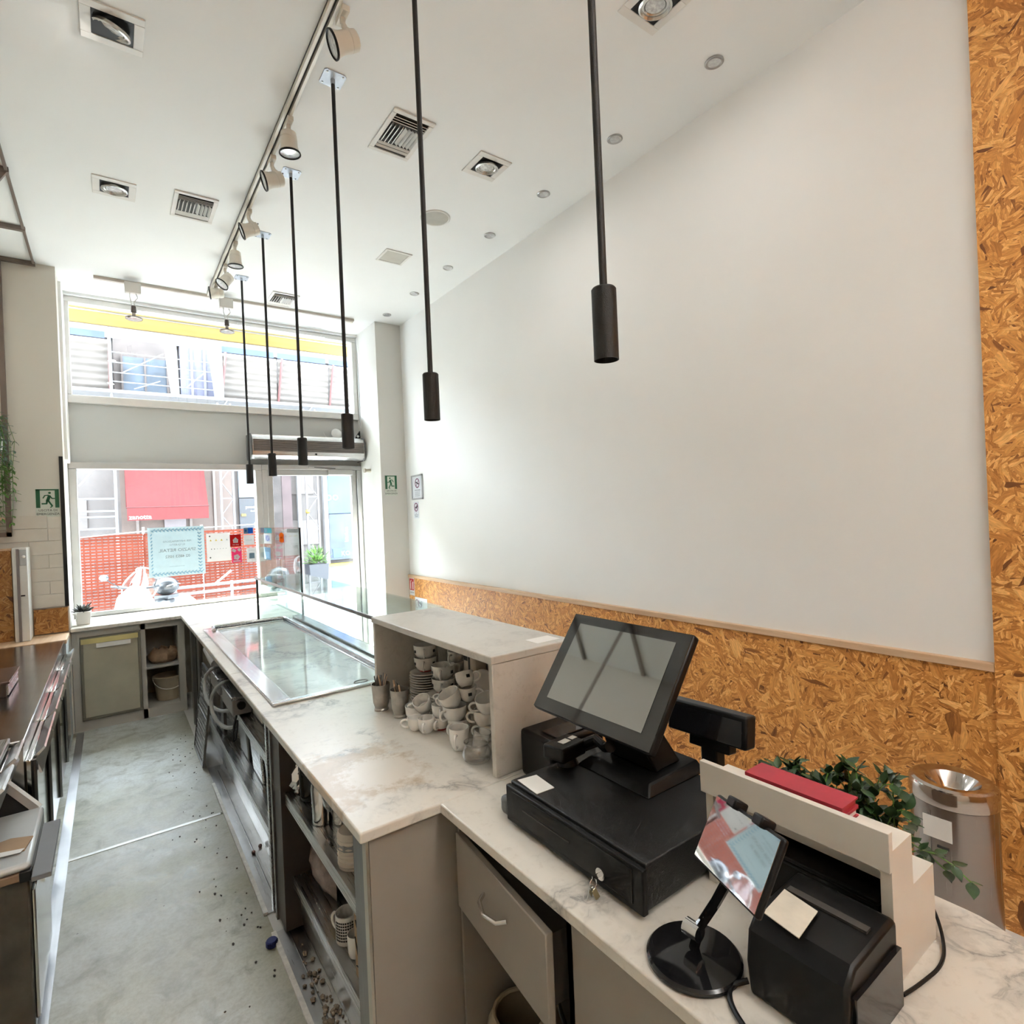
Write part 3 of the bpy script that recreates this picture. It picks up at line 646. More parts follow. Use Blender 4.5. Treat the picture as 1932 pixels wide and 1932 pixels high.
# floor gutter in front of the base
gu = thing('floor_gutter', 'dirty steel gutter channel on the floor along the counter foot', 'gutter', (.55, 3.2, 0))
m = M()
for (y0, y1) in ((-.2, 2.52), (2.66, 4.5)): m.box(.50, y0, .0005, .612, y1, .006)
m.build('channel', steel('gutter_steel', (.62,.60,.58), .3, 1, .5), gu)
m = M()
for (y0, y1) in ((-.2, 2.52), (2.66, 4.2)): m.box(.486, y0, .0005, .504, y1, .013)
m.build('white_edge', pm('chipped_white_edge', (.74,.72,.67), .5, 0, .15, 40, .4, 90), gu)
m = M()
for (y0, y1) in ((-.2, 2.52), (2.66, 4.4)): m.box(.548, y0, .006, .552, y1, .010)
m.build('seam', DSTEEL, gu)
DIRT = pm('loose_dirt', (.30,.24,.18), .9, 0, .5, 60)
m = M(); rd = random.Random(3)
for i in range(260):
    y = 1.55+abs(rd.gauss(0,.32)); x = .565+rd.gauss(0,.018)
    if y > 2.45: continue
    r = rd.uniform(.003,.011); m.sphere((x,y,.007+r*.4), r, 5, 4, (1,rd.uniform(.8,1.6),.7))
o = m.build('crumbled_mortar', DIRT); tag(o, 'crumbled mortar and dirt lying in the gutter at the near end', 'debris'); o['kind'] = 'stuff'
CRUMB = pm('dark_crumb', (.045,.035,.03), .8)
m = M()
for i in range(70):
    y = rd.uniform(2.0,5.4); x = .46-abs(rd.gauss(0,.11)); r = rd.uniform(.002,.0055)
    m.sphere((x,y,.002), r, 5, 4, (1,rd.uniform(.7,2.2),.6))
o = m.build('floor_crumbs', CRUMB); tag(o, 'dark crumbs scattered on the concrete floor', 'crumbs'); o['kind'] = 'stuff'
for (x, y) in ((.545,3.18),(.585,3.22)):
    o = M().sphere((x,y,.014), .010, 10, 8).build('dried_bean', pm('bean_brown', (.20,.11,.10), .4)); tag(o, 'brown bean in the floor gutter, ' + ('left of the two' if x < .56 else 'right of the two'), 'bean')
cap = thing('bottle_cap', 'blue plastic bottle cap lying on the concrete floor', 'bottle cap', (.475, 2.46, 0))
BLUEP = pm('blue_plastic', (.02,.03,.16), .35)
M().lathe([(.0,.0005),(.021,.0005),(.022,.004),(.021,.022),(.019,.025),(.0,.025)], 24).build('shell', BLUEP, cap, w=False)
for i in range(18):
    a = 2*math.pi*i/18; B(-.001,-.0015,.003,.001,.0015,.02).build('rib', BLUEP, cap, w=False).location = (.0222*_c(a), .0222*_s(a), 0)

# ------------------------------------------------------------------ window counter base
wb = thing('window_cabinet', 'cabinet under the window worktop with steel door and open shelf', 'cabinet', (.1, 6.3, 0))
GREYC = pm('grey_cabinet_paint', (.52,.50,.45), .5, 0, .08, 4)
m = M(); m.box(-.297,6.06,0,-.245,6.64,.858); m.box(.190,6.06,0,.225,6.64,.858); m.box(.478,6.06,0,.53,6.64,.858); m.box(-.245,6.06,.80,.478,6.10,.858); m.box(-.245,6.06,0,.478,6.64,.085); m.box(-.245,6.62,.085,.478,6.64,.80)
m.build('carcass', GREYC, wb)
dr = B(-.235, 6.040, .10, .180, 6.062, .79).build('steel_door', pm('dull_olive_steel', (.46,.44,.34), .35, .35, .08, 5), wb, .006)
m = M(); frame(m, -.243, .188, .092, .798, .022, 6.034, 6.058); m.build('door_gasket', pm('grimy_gasket', (.20,.185,.14), .5), dr, .004)
B(-.235, 6.026, .742, .170, 6.038, .785).build('yellow_tape', pm('brown_yellow_tape', (.62,.54,.24), .4), dr)
B(-.13, 6.020, .700, .115, 6.028, .738).build('white_label', PAPER, dr)
B(.225, 6.08, .43, .478, 6.62, .448).build('shelf', pm('grey_shelf', (.45,.44,.42), .5), wb)
BAG = pm('brown_sack', (.30,.20,.12), .7, 0, .3, 20)
bg_ = thing('crumpled_sack', 'crumpled brown paper sack on the shelf under the window', 'sack', (.37, 6.25, .448))
rr = random.Random(5); m = M()
mt = [(.0,.0),(.09,.0),(.125,.03),(.13,.07),(.11,.11),(.075,.13),(.06,.125),(.05,.09),(.0,.06)]
m.lathe(mt, 18); m.v = [(x*(1.0+.12*rr.uniform(-1,1)), y*(.8+.15*rr.uniform(-1,1)), z*(1+.15*rr.uniform(-1,1)) if z > 0 else 0) for x,y,z in m.v]; m.build('sack', BAG, bg_, w=False)
M().lathe([(.0,.05),(.05,.075),(.055,.12)], 12, cap0=False).build('mouth', CABD, bg_, w=False)
bu = thing('plastic_bucket', 'beige plastic bucket in the open compartment under the window', 'bucket', (.41, 6.30, .086))
BEIGE = pm('beige_plastic', (.46,.39,.28), .45)
M().lathe([(.0,0),(.105,.0),(.108,.01),(.128,.20),(.136,.20),(.138,.215),(.128,.222),(.122,.205),(.104,.02),(.0,.015)], 28).build('pail', BEIGE, bu, w=False)
M().tube([(.135*_c(a), .135*_s(a)*.9-.01, .21-.10*abs(_s(a))) for a in [math.pi+math.pi*i/12 for i in range(13)]], .004, 6).build('bail_handle', WPLAST, bu, w=False)
# succulent
su = thing('potted_succulent', 'small dark spiky succulent in a white square pot on the window worktop', 'plant pot', (-.215, 6.22, TOP))
m = M(); m.hexa([(-.048,-.048,0),(.048,-.048,0),(.048,.048,0),(-.048,.048,0)], [(-.058,-.058,.115),(.058,-.058,.115),(.058,.058,.115),(-.058,.058,.115)]); m.build('pot', PORC, su, .006, w=False)
SUC = pm('dusky_succulent', (.055,.058,.05), .5, 0, .4, 25)
for k in range(34):
    a = k*2.4; el = R(18+62*(1-k/34)); L = .055+.05*(k%5)/5
    d = Vector((_c(a)*_s(el+.5), _s(a)*_s(el+.5), _c(el+.5)+.25)).normalized(); p = Vector((0,0,.112))
    M().tube([p, p+d*L*.5+Vector((0,0,-.002)), p+d*L+Vector((0,0,.008))], [.010,.011,.0008], 5).build('leaf', SUC, su, w=False)
sw = thing('glass_salt_jar', 'small clear jar beside the succulent on the window worktop', 'jar', (-.272, 6.13, TOP))
M().lathe([(.0,0),(.018,0),(.020,.01),(.018,.07),(.013,.085),(.013,.10)], 14).build('jar', CLEARG, sw, w=False); M().lathe([(.0,.1),(.015,.1),(.015,.115),(0,.118)], 12).build('lid', WPLAST, sw, w=False)

# ------------------------------------------------------------------ under-counter contents, far bay
er = thing('steel_grid_rack', 'perforated metal rack leaning against the counter base', 'rack', (.52, 4.75, 0))
def leanpt(y, t): return Vector((.475+.075*t, y, .02+.62*t))
m = M()
for y in (4.50, 4.98): m.beam(leanpt(y,0), leanpt(y,1), .014)
m.beam(leanpt(4.50,0), leanpt(4.98,0), .014); m.beam(leanpt(4.50,1), leanpt(4.98,1), .014); m.beam(leanpt(4.5,.5), leanpt(4.98,.5), .014); m.build('outer_frame', DSTEEL, er)
for i in range(1, 16): M().beam(leanpt(4.50+.03*i,.01), leanpt(4.50+.03*i,.99), .006).build('wire', STEEL, er)
for j in range(1, 18): M().beam(leanpt(4.51,j/18.), leanpt(4.97,j/18.), .006).build('wire', STEEL, er)
JB = pm('socket_box_grey', (.30,.30,.30), .35, .3)
for (yy, zz, lab) in ((4.10,.706,'farther of the two'), (3.62,.706,'nearer of the two')):
    t = thing('junction_box', 'grey metal socket box under the counter edge, ' + lab, 'socket box', (.56, yy, zz-.055))
    B(.515, yy-.17, zz-.055, .615, yy+.17, zz+.045).build('case', JB, t, .006); B(.510, yy-.175, zz+.030, .618, yy+.175, zz+.050).build('cover', steel('box_cover', (.55,.56,.58), .25), t, .003)
    M().cyl((.56,yy-.172,zz),(.56,yy-.19,zz), .022, n=14).build('socket', BLACK, t)
pi = M().tube([(.56,4.75,.79),(.555,4.5,.775),(.55,4.28,.77)], .030, 12).build('grey_pipe', pm('grey_duct', (.50,.50,.49), .45)); tag(pi, 'short grey pipe under the worktop edge above the leaning rack', 'pipe')
CABLE = pm('grey_hose', (.33,.34,.33), .5)
def loop(pts, r, name, label, mat=CABLE, cat='cable'):
    # smooth the polyline
    P = [Vector(p) for p in pts]
    for _ in range(3):
        Q = [P[0]]
        for a, b in zip(P, P[1:]): Q += [a*.75+b*.25, a*.25+b*.75]
        Q.append(P[-1]); P = Q
    o = M().tube(P, r, 8).build(name, mat); return tag(o, label, cat)
loop([(.55,4.15,.775),(.50,4.1,.79),(.46,4.15,.72),(.455,4.05,.60),(.50,3.85,.575),(.55,3.75,.60)], .011, 'power_cable', 'thick grey cable looping from the farther socket box')
loop([(.55,3.75,.775),(.50,3.72,.78),(.455,3.80,.70),(.45,3.75,.59),(.49,3.55,.56),(.53,3.43,.60)], .011, 'power_cable', 'thick grey cable looping from the nearer socket box')
loop([(.53,3.42,.66),(.50,3.36,.60),(.49,3.30,.56),(.51,3.33,.57),(.53,3.40,.64)], .006, 'black_plug_lead', 'short black plug lead dangling under the worktop', BLACK)
def simple_box(name, label, cat, x0,y0,z0,x1,y1,z1, mat, lid=None):
    t = thing(name, label, cat, ((x0+x1)/2,(y0+y1)/2,z0)); B(x0,y0,z0,x1,y1,z1-.012).build('body', mat, t, .008); B(x0-.004,y0-.004,z1-.012,x1+.004,y1+.004,z1).build('lid', lid or mat, t, .004); return t
simple_box('white_tub', 'white plastic tub on the far steel shelf', 'tub', .62,3.22,.641,.80,3.46,.775, WPLAST)
simple_box('steel_pan', 'grey steel pan on the far steel shelf', 'pan', .62,3.62,.641,.9,4.2,.69, STEEL)
for (yy, h, lab) in ((3.95,.28,'farthest'), (3.55,.30,'middle'), (3.15,.27,'nearest')):
    t = thing('steel_bin', 'steel container on the bottom shelf of the far bay, ' + lab, 'container', (.75, yy, .236))
    m = M(); m.hexa([(-.10,-.13,0),(.10,-.13,0),(.10,.13,0),(-.10,.13,0)], [(-.12,-.15,h),(.12,-.15,h),(.12,.15,h),(-.12,.15,h)]); m.build('body', DSTEEL if lab == 'farthest' else STEEL, t, .01, w=False)
    B(-.125,-.155,h-.012,.125,.155,h).build('rim', STEEL, t, .003, w=False)
t = thing('black_pan', 'round black pan standing on edge behind the steel upright', 'pan', (.66, 2.80, .236))
M().lathe([(.0,0),(.115,.0),(.125,.03),(.12,.03),(.11,.008),(.0,.008)], 32, Matrix.Translation((0,0,.128)) @ Matrix.Rotation(R(-80),4,'Y')).build('dish', BLACK, t, w=False)
M().beam((.0,.12,.13),(.01,.18,.13), .02, .012).build('pan_handle', BLACK, t, w=False)
# ------------------------------------------------------------------ near bay contents
TZ, BZ = .5905, .2355
def bottle(name, label, cat, x, y, z, prof, mat, cap=None, capm=BLACK):
    t = thing(name, label, cat, (x,y,z)); M().lathe(prof, 24, cap0=True, cap1=True).build('body', mat, t, w=False)
    if cap: M().lathe(cap, 18, cap0=True, cap1=True).build('cap', capm, t, w=False)
    return t
DGLASS = pm('dark_bottle_glass', (.012,.012,.010), .12)
for (x, y, lab) in ((.635,2.36,'farther'), (.66,2.235,'nearer')):
    bottle('dark_jar', 'dark squat jar on the near upper shelf, the ' + lab + ' one', 'jar', x, y, TZ, [(.035,0),(.05,.004),(.052,.10),(.045,.13),(.036,.14)], DGLASS, [(.037,.14),(.04,.142),(.04,.165),(.036,.168)])
bottle('steel_shaker', 'tall steel shaker with a black top on the near upper shelf', 'shaker', .608, 2.145, TZ, [(.030,0),(.034,.003),(.038,.13),(.034,.15)], CHROME, [(.034,.15),(.036,.152),(.034,.185),(.024,.195)])
bottle('steel_shaker', 'slim steel cup beside the black topped shaker', 'cup', .665, 2.10, TZ, [(.028,0),(.031,.003),(.035,.12)], CHROME)
fo = thing('foil_bundle', 'crumpled silver foil on the near upper shelf by the divider', 'foil', (.60, 2.425, TZ)); m = M(); m.sphere((0,0,.06), .045, 12, 9, (.8,.9,1.35)); m.v = [(x*(1+.25*rr.uniform(-1,1)), y*(1+.25*rr.uniform(-1,1)), max(0,z*(1+.1*rr.uniform(-1,1)))) for x,y,z in m.v]; m.build('foil', CHROME, fo, smooth=0, w=False); B(-.006,-.006,.12,.006,.006,.15).build('twist', CHROME, fo, w=False)
wg = thing('wine_glass', 'clear wine glass standing on the near upper shelf', 'wine glass', (.602, 1.985, TZ))
M().lathe([(.0,.001),(.036,.001),(.034,.004),(.006,.008),(.0045,.02),(.0045,.095),(.010,.105),(.032,.13),(.038,.165),(.034,.21),(.033,.21),(.037,.165),(.030,.132),(.0,.112)], 28).build('bowl_and_stem', CLEARG, wg, w=False)
B(-.001,-.001,.09,.001,.001,.091).build('bubble', CLEARG, wg, w=False)
tn = thing('ribbed_tin', 'white ribbed tin with dark print lying at the near end of the upper shelf', 'tin', (.612, 1.825, TZ))
pr = [(.0,0),(.048,0)]; 
for i in range(7): pr += [(.048,.006+.014*i),(.051,.013+.014*i)]
pr += [(.048,.11),(.044,.114),(.0,.114)]
M().lathe(pr, 28).build('can', pm('cream_tin', (.62,.56,.48), .4), tn, w=False)
M().lathe([(.0515,.062),(.0518,.064),(.0518,.082),(.0515,.084)], 10, Matrix.Rotation(R(0),4,'Z'), False).build('print_band', GINK, tn, w=False)
pk = thing('snack_bag', 'blue and yellow printed snack bag on the near lower shelf', 'bag', (.665, 2.33, BZ))
def pillow(m, w, d, h, c):
    n = 8
    for sgn in (1,-1):
        vs = []; 
        for i in range(n+1):
            for j in range(n+1):
                u, v = i/n*2-1, j/n*2-1; b = max(0,(1-u*u)*(1-v*v))**.5
                vs.append((c[0]+sgn*d*b*.5+.006*math.sin(9*u+5*v)*b, c[1]+u*w/2, c[2]+h/2+v*h/2))
        m.add(vs, [(i*(n+1)+j,(i+1)*(n+1)+j,(i+1)*(n+1)+j+1,i*(n+1)+j+1) for i in range(n) for j in range(n)])
    return m
pillow(M(), .26, .10, .17, (0,0,0)).build('lower_half', pm('clear_brown_bag', (.30,.22,.19), .25, 0, .3, 20), pk, w=False)
pillow(M(), .13, .08, .15, (0,.07,.15)).build('blue_field', pm('bag_blue', (.035,.03,.16), .3), pk, w=False)
pillow(M(), .13, .08, .15, (0,-.06,.15)).build('yellow_field', pm('bag_yellow', (.55,.38,.02), .3), pk, w=False)
def cup_body(r, h, rb, th=.003): return [(.0,.001),(rb*.9,.0),(rb,.003),(rb+(r-rb)*.55,h*.22),(r*.96,h*.5),(r,h*.97),(r-.001,h),(r-th,h*.985),(r*.96-th,h*.5),(rb+(r-rb)*.5,h*.2),(.0,.006)]
def handle(m, r, h, s=1.0, mt=None, k=.62):
    pts = [(r*.93, 0, h*.78), (r+.012*s, 0, h*.84), (r+.024*s, 0, h*.70), (r+.024*s, 0, h*.45), (r+.012*s, 0, h*.26), (r*.86, 0, h*.25)]
    P = [Vector(p) for p in pts]
    for _ in range(2):
        Q = [P[0]]
        for a, b in zip(P, P[1:]): Q += [a*.75+b*.25, a*.25+b*.75]
        Q.append(P[-1]); P = Q
    return m.tube(P, .0045*s, 8)
mg = thing('printed_mug', 'white mug with dark printed text on the near lower shelf', 'mug', (.632, 1.985, BZ), None, R(120))
M().lathe([(.0,0),(.038,0),(.040,.004),(.040,.098),(.037,.098),(.037,.008),(.0,.006)], 28).build('body', PORC, mg, w=False); handle(M(), .039, .098, 1.2).build('handle', PORC, mg, w=False)
for i in range(7):
    for k in range(9):
        a = R(70+11*k); o = B(-.0005,-.0028,-.003,.0005,.0028,.003).build('print_mark', INK, mg, w=False); o.location = (.0404*_c(a), .0404*_s(a), .020+.010*i); o.rotation_euler = (0,0,a)
sm = thing('small_white_jug', 'small white jug beside the printed mug on the lower shelf', 'jug', (.632, 1.895, BZ)); M().lathe(cup_body(.030,.075,.026), 24).build('body', PORC, sm, w=False); handle(M(), .030,.075,.8).build('handle', PORC, sm, w=False)
cl = thing('cellophane_wrap', 'crumpled clear wrap behind the printed mug on the lower shelf', 'wrap', (.70, 2.06, BZ)); m = M(); m.sphere((0,0,.05), .045, 12, 9, (1,.8,1.1)); m.v = [(x*(1+.25*rr.uniform(-1,1)), y*(1+.25*rr.uniform(-1,1)), max(0,z*(1+.1*rr.uniform(-1,1)))) for x,y,z in m.v]; m.build('wrap', CLEARG, cl, smooth=0, w=False); B(-.01,-.01,.09,.01,.01,.11).build('knot', CLEARG, cl, w=False)
cbx = thing('patterned_carton', 'brown carton with black branch drawing at the near end of the lower shelf', 'carton', (.68, 1.775, BZ))
CARD = pm('brown_card', (.36,.23,.12), .6); B(.600, 1.740, BZ, .78, 1.815, BZ+.20).build('box', CARD, cbx, .002)
m = M()
for a, b in (((1.622,.02),(1.66,.09)),((1.66,.09),(1.64,.17)),((1.655,.08),(1.68,.13)),((1.635,.05),(1.675,.04)),((1.64,.15),(1.67,.19))):
    m.beam((.5995,a[0]+.125,BZ+a[1]),(.5995,b[0]+.125,BZ+b[1]), .006, .001)
m.build('branch_print', INK, cbx)
# ================================================================== CASH DESK
cd_ = thing('cash_desk', 'low marble topped cash desk joined to the bar counter end', 'desk', (1.05, .85, 0))
arc = [(1.21+.15*_c(a), .40+.15*_s(a)) for a in [R(-90+9*i) for i in range(11)]]
M().prism([(.742,.25)]+arc+[(1.36,1.4485),(.742,1.4485)], 'z', .862, TOP).build('marble_top', MARB, cd_, .004, seg=3)
B(.785, .28, 0, .803, .955, .861).build('front_panel', CABIN, cd_)
B(.785, .938, 0, 1.30, .955, .861).build('side_panel', CABIN, cd_)
B(1.30, .28, 0, 1.32, 1.446, .861).build('back_panel', CABIN, cd_)
B(.795, 1.438, 0, 1.30, 1.4485, .861).build('side_panel', CABIN, cd_)
dwr = bpy.data.objects.new('drawer', None); COL.objects.link(dwr); dwr.parent = cd_; dwr.location = Vector((.778, 1.432, .59)) - cd_.location; dwr.rotation_euler = (0, 0, R(-5.5))
B(0,-.47,0,.020,0,.212).build('drawer_front', CABIN, dwr, .003, w=False)
B(.02,-.45,.03,.36,-.02,.19).build('drawer_box', CABD, dwr, w=False)
P = [(-.001,-.175,.135),(-.022,-.19,.130),(-.034,-.235,.128),(-.022,-.28,.130),(-.001,-.295,.135)]
M().tube([tuple(Vector(P[0]).lerp(Vector(P[1]),t)) for t in (0,.5)]+P[1:4]+[P[4]], .0055, 10).build('bow_handle', CHROME, dwr, w=False)
# clutter in the kneehole
kz = thing('cream_pot', 'round cream pot on the floor of the kneehole under the drawer', 'pot', (.905, 1.325, 0)); M().lathe([(.0,0),(.08,0),(.09,.01),(.10,.22),(.095,.26),(.075,.29),(.068,.29),(.085,.25),(.08,.02),(0,.015)], 28).build('pot', BEIGE, kz, w=False); M().tube([(.075*_c(R(20*i)),.075*_s(R(20*i)),.29) for i in range(18)], .007, 6, True).build('rim', BEIGE, kz, w=False)
kb = simple_box('brown_carton', 'brown carton standing in the dark kneehole', 'carton', 1.04,.97,.0,1.22,1.19,.42, CARD)
loop([(.95,1.20,.55),(.90,1.16,.45),(.94,1.12,.30),(.88,1.15,.15),(.92,1.10,.006)], .006, 'black_cables', 'black cable hanging in the kneehole under the drawer', BLACK)
loop([(.99,1.08,.56),(.96,1.05,.40),(.93,1.02,.28),(.97,1.04,.12),(.96,1.0,.006)], .005, 'black_cables', 'second thinner black cable hanging in the kneehole', BLACK)

# cash drawer ------------------------------------------------------
cw = thing('till_cash_box', 'wide flat black metal till box with keys on the cash desk', 'cash box', (1.04, 1.0, TOP))
B(.850, .775, .905, 1.25, 1.242, 1.0).build('case', pm('black_textured_metal', (.010,.010,.010), .42, .0, .15, 30, .35, 500), cw, .003)
B(.835, .772, .900, .850, 1.245, .993).build('front_plate', BLACK, cw, .003)
B(.8335, .80, .914, .8352, 1.215, .985).build('front_recess', BLACK, cw, .001); B(.8325, .99, .950, .8345, 1.17, .954).build('media_slot', CABD, cw)
for (x, y) in ((.88,.81),(.88,1.205),(1.21,.81),(1.21,1.205)): M().cyl((x,y,TOP),(x,y,.906), .016, n=14).build('foot', RUBBER, cw)
lk = M().cyl((.835,.885,.935),(.826,.885,.935), .013, n=18).build('lock', CHROME, cw)
kr = thing('key_bunch', 'two silver keys hanging from the till box lock', 'keys', (.82, .89, .905))
M().obox((.815,.885,.935),(.022,.002,.010),Matrix.Identity(3)).build('key_in_lock', CHROME, kr)
M().tube([(.806+.010*_c(R(30*i)), .885, .922+.012*_s(R(30*i))) for i in range(12)], .0012, 6, True).build('ring', CHROME, kr)
M().obox((.800,.889,.903),(.012,.002,.030),Matrix.Rotation(R(25),3,'Y')).build('key', CHROME, kr); M().obox((.809,.881,.902),(.012,.002,.026),Matrix.Rotation(R(-25),3,'Y')).build('key', pm('brass_key', (.5,.42,.25), .3, .9), kr)
nt_ = M().prism([(.861,1.227),(.855,1.135),(.910,1.132),(.918,1.217)], 'z', 1.0005, 1.0020).build('paper_note', PAPER); tag(nt_, 'blank cream paper note lying on the black till box', 'paper note')
# touch monitor ----------------------------------------------------
pmn = thing('touch_monitor', 'black touchscreen till monitor tilted back on its stand', 'monitor', (1.15, 1.08, 1.0))
w_, u_, n_ = Vector((0,-1,0)), Vector((.174,0,.234)).normalized(), Vector((-.234,0,.174)).normalized()
rot = Matrix((w_, u_, n_)).transposed(); cen = Vector((1.023, 1.036, 1.295))
SCR = pm('till_screen', (.07,.074,.066), .03, 0, .02, 3, IOR=3.5)
M().obox(cen - n_*.012, (.415,.292,.024), rot).build('housing', BLACK, pmn, .006)
M().obox(cen - n_*.035, (.36,.24,.03), rot).build('rear_shell', BLACK, pmn, .01)
m = M(); m.obox(cen + n_*.0008, (.409,.286,.002), rot); m.build('glass_bezel', pm('bezel_gloss', (.014,.014,.014), .05, 0, .1, 5, IOR=1.75), pmn)
M().obox(cen + n_*.0024 + u_*.003, (.335,.226,.0012), rot).build('screen', SCR, pmn)
m = M(); m.hexa([(1.045,.935,1.0005),(1.275,.935,1.0005),(1.275,1.195,1.0005),(1.045,1.195,1.0005)], [(1.075,.955,1.022),(1.265,.955,1.030),(1.265,1.175,1.030),(1.075,1.175,1.022)]); m.build('stand_foot', BLACK, pmn, .004)
m = M(); m.hexa([(1.13,.98,1.024),(1.23,.98,1.028),(1.23,1.15,1.028),(1.13,1.15,1.024)], [(1.03,1.0,1.225),(1.09,1.0,1.245),(1.09,1.12,1.245),(1.03,1.12,1.225)]); m.build('neck', BLACK, pmn, .006)
# receipt printer behind, card reader
rp = thing('receipt_printer', 'black receipt printer between the marble box and the monitor', 'printer', (1.14, 1.36, TOP))
B(1.03, 1.285, TOP+.0005, 1.245, 1.445, 1.035).build('case', BLACK, rp, .012); B(1.06,1.30,1.036,1.2,1.37,1.04).build('paper_cover', BLACKG, rp, .002); 
sc = thing('handheld_scanner', 'black card reader with a white sticker resting in front of the printer', 'card reader', (1.0, 1.22, 1.0))
M().obox((1.02,1.215,1.045),(.10,.075,.04),Matrix.Rotation(R(8),3,'Z')).build('head', BLACK, sc, .006); M().obox((1.02,1.215,1.0658),(.032,.022,.001),Matrix.Rotation(R(8),3,'Z')).build('sticker', PAPER, sc); M().obox((1.055,1.22,1.0658),(.022,.018,.001),Matrix.Rotation(R(8),3,'Z')).build('sticker', PAPER, sc)
M().cyl((1.03,1.215,1.0005),(1.03,1.215,1.028), .03, .02, n=16).build('foot', BLACK, sc); M().tube([(1.07,1.20,1.045),(1.09,1.16,1.07),(1.085,1.12,1.06),(1.075,1.09,1.075)], [.016,.014,.013,.016], 10).build('grip', BLACK, sc)
B(.842,1.249,.897,.90,1.29,.945).build('plastic_scrap', pm('grey_scrap', (.12,.13,.135), .4), None, .012); tag(bpy.data.objects['plastic_scrap'], 'dark plastic bundle tucked beside the till box', 'bundle')
# customer display
cdp = thing('customer_display', 'black customer display on a short pole behind the monitor', 'customer display', (1.31, .93, TOP))
rd_ = Matrix.Rotation(R(4),3,'Z') @ Matrix.Rotation(R(8),3,'Y')
M().obox((1.315,.945,1.122),(.05,.235,.085),rd_).build('head', BLACK, cdp, .006); M().obox((1.288,.945,1.122),(.002,.215,.066),rd_).build('rear_label', BLACKG, cdp); M().obox((1.315,.94,1.066),(.04,.12,.03),rd_).build('bracket', BLACK, cdp, .004)
B(1.295,.915,.93,1.335,.965,1.06).build('pole', BLACK, cdp, .005); B(1.265,.80,TOP+.0005,1.355,1.08,.93).build('foot', BLACK, cdp, .008)
bk = simple_box('black_power_box', 'flat black box behind the monitor foot', 'power box', 1.272,1.10,TOP+.0005,1.345,1.26,.945, BLACK)
# tablet on a round stand -------------------------------------------
tb = thing('tablet_stand', 'tablet held on a bent arm with a round glossy black base', 'tablet', (.835, .655, TOP))
M().lathe([(.0,.0005),(.080,.0005),(.084,.004),(.084,.010),(.080,.014),(.03,.017),(.0,.018)], 40).build('round_base', BLACKG, tb, w=False)
q = [Vector(v)*.93+Vector((0,0,1.72*.07)) for v in ((.883,.627,1.181),(.786,.445,1.229),(.722,.459,1.123),(.834,.644,1.095))]
sc_ = .92/.9/.93*.93
cen = sum(q, Vector())/4; ex = ((q[1]-q[0])+(q[2]-q[3])).normalized(); ny = ((q[0]-q[3])+(q[1]-q[2])); ny = (ny - ex*ny.dot(ex)).normalized(); nn = ex.cross(ny)
rt = Matrix((ex, ny, nn)).transposed()
if nn.dot(Vector((0,0,1.72))-cen) < 0: nn = -nn; rt = Matrix((ex, -ny, nn)).transposed()
TABG = pm('tablet_glass', (.02,.02,.022), .03, 0, .05, 3, IOR=4.5)
M().obox(cen-nn*.005, (.200,.108,.010), rt).build('tablet_case', BLACK, tb, .004); M().obox(cen+nn*.0008, (.192,.100,.0012), rt).build('tablet_screen', TABG, tb)
for s in (-1,1): M().obox(cen-nn*.004+ex*s*.04+Vector(rt.col[1])*.056*(1 if Vector(rt.col[1]).z > 0 else -1), (.026,.016,.024), rt).build('clamp_jaw', BLACK, tb, .003)
M().obox(cen-nn*.016, (.07,.06,.014), rt).build('clamp_back', BLACK, tb, .004)
b0 = Vector((.842,.660,TOP+.016)); b1 = Vector((.850,.650,TOP+.060)); 
M().tube([b0, b1, b1.lerp(cen-nn*.02,.35)+Vector((.02,.01,-.01)), b1.lerp(cen-nn*.02,.75)+Vector((.015,.01,-.006)), cen-nn*.014], .009, 10).build('arm', BLACKG, tb)
M().cyl((.842,.645,TOP+.05),(.842,.675,TOP+.05), .015, n=16).build('hinge', CHROME, tb)
# white stepped organiser -----------------------------------------
og = thing('stepped_organiser', 'white wooden stepped stand holding the red books on the desk', 'organiser', (1.13, .59, TOP))
OFFW = pm('offwhite_board', (.66,.63,.57), .45, 0, .04, 6)
prof = [(1.032,TOP+.0005),(1.032,1.155),(1.046,1.155),(1.046,1.108),(1.132,1.108),(1.132,1.018),(1.226,1.018),(1.226,TOP+.0005),(1.08,TOP+.0005),(1.07,1.08),(1.05,1.08),(1.045,TOP+.0005)]
prof = [(1.046,TOP+.0005),(1.046,1.120),(1.132,1.120),(1.132,1.030),(1.226,1.030),(1.226,TOP+.0005)]
for y0 in (.408, .752): M().prism(prof, 'y', y0, y0+.018).build('side', OFFW, og)
B(1.032,.405,1.090,1.046,.773,1.157).build('front_board', OFFW, og, .001)
B(1.046,.426,1.103,1.132,.752,1.120).build('step', OFFW, og); B(1.132,.426,1.013,1.226,.752,1.030).build('step', OFFW, og); B(1.118,.426,1.030,1.132,.752,1.103).build('riser', OFFW, og); B(1.212,.426,TOP+.001,1.226,.752,1.013).build('back_board', OFFW, og)
simple_box('dark_filler_box', 'added black box darkening the hollow under the stepped stand', 'adapter box', 1.09,.45,TOP+.0005,1.20,.74,1.0, BLACK)  # black box added to deepen the shade in this hollow
RBK = pm('red_book_cloth', (.36,.022,.04), .5, 0, .08, 30)
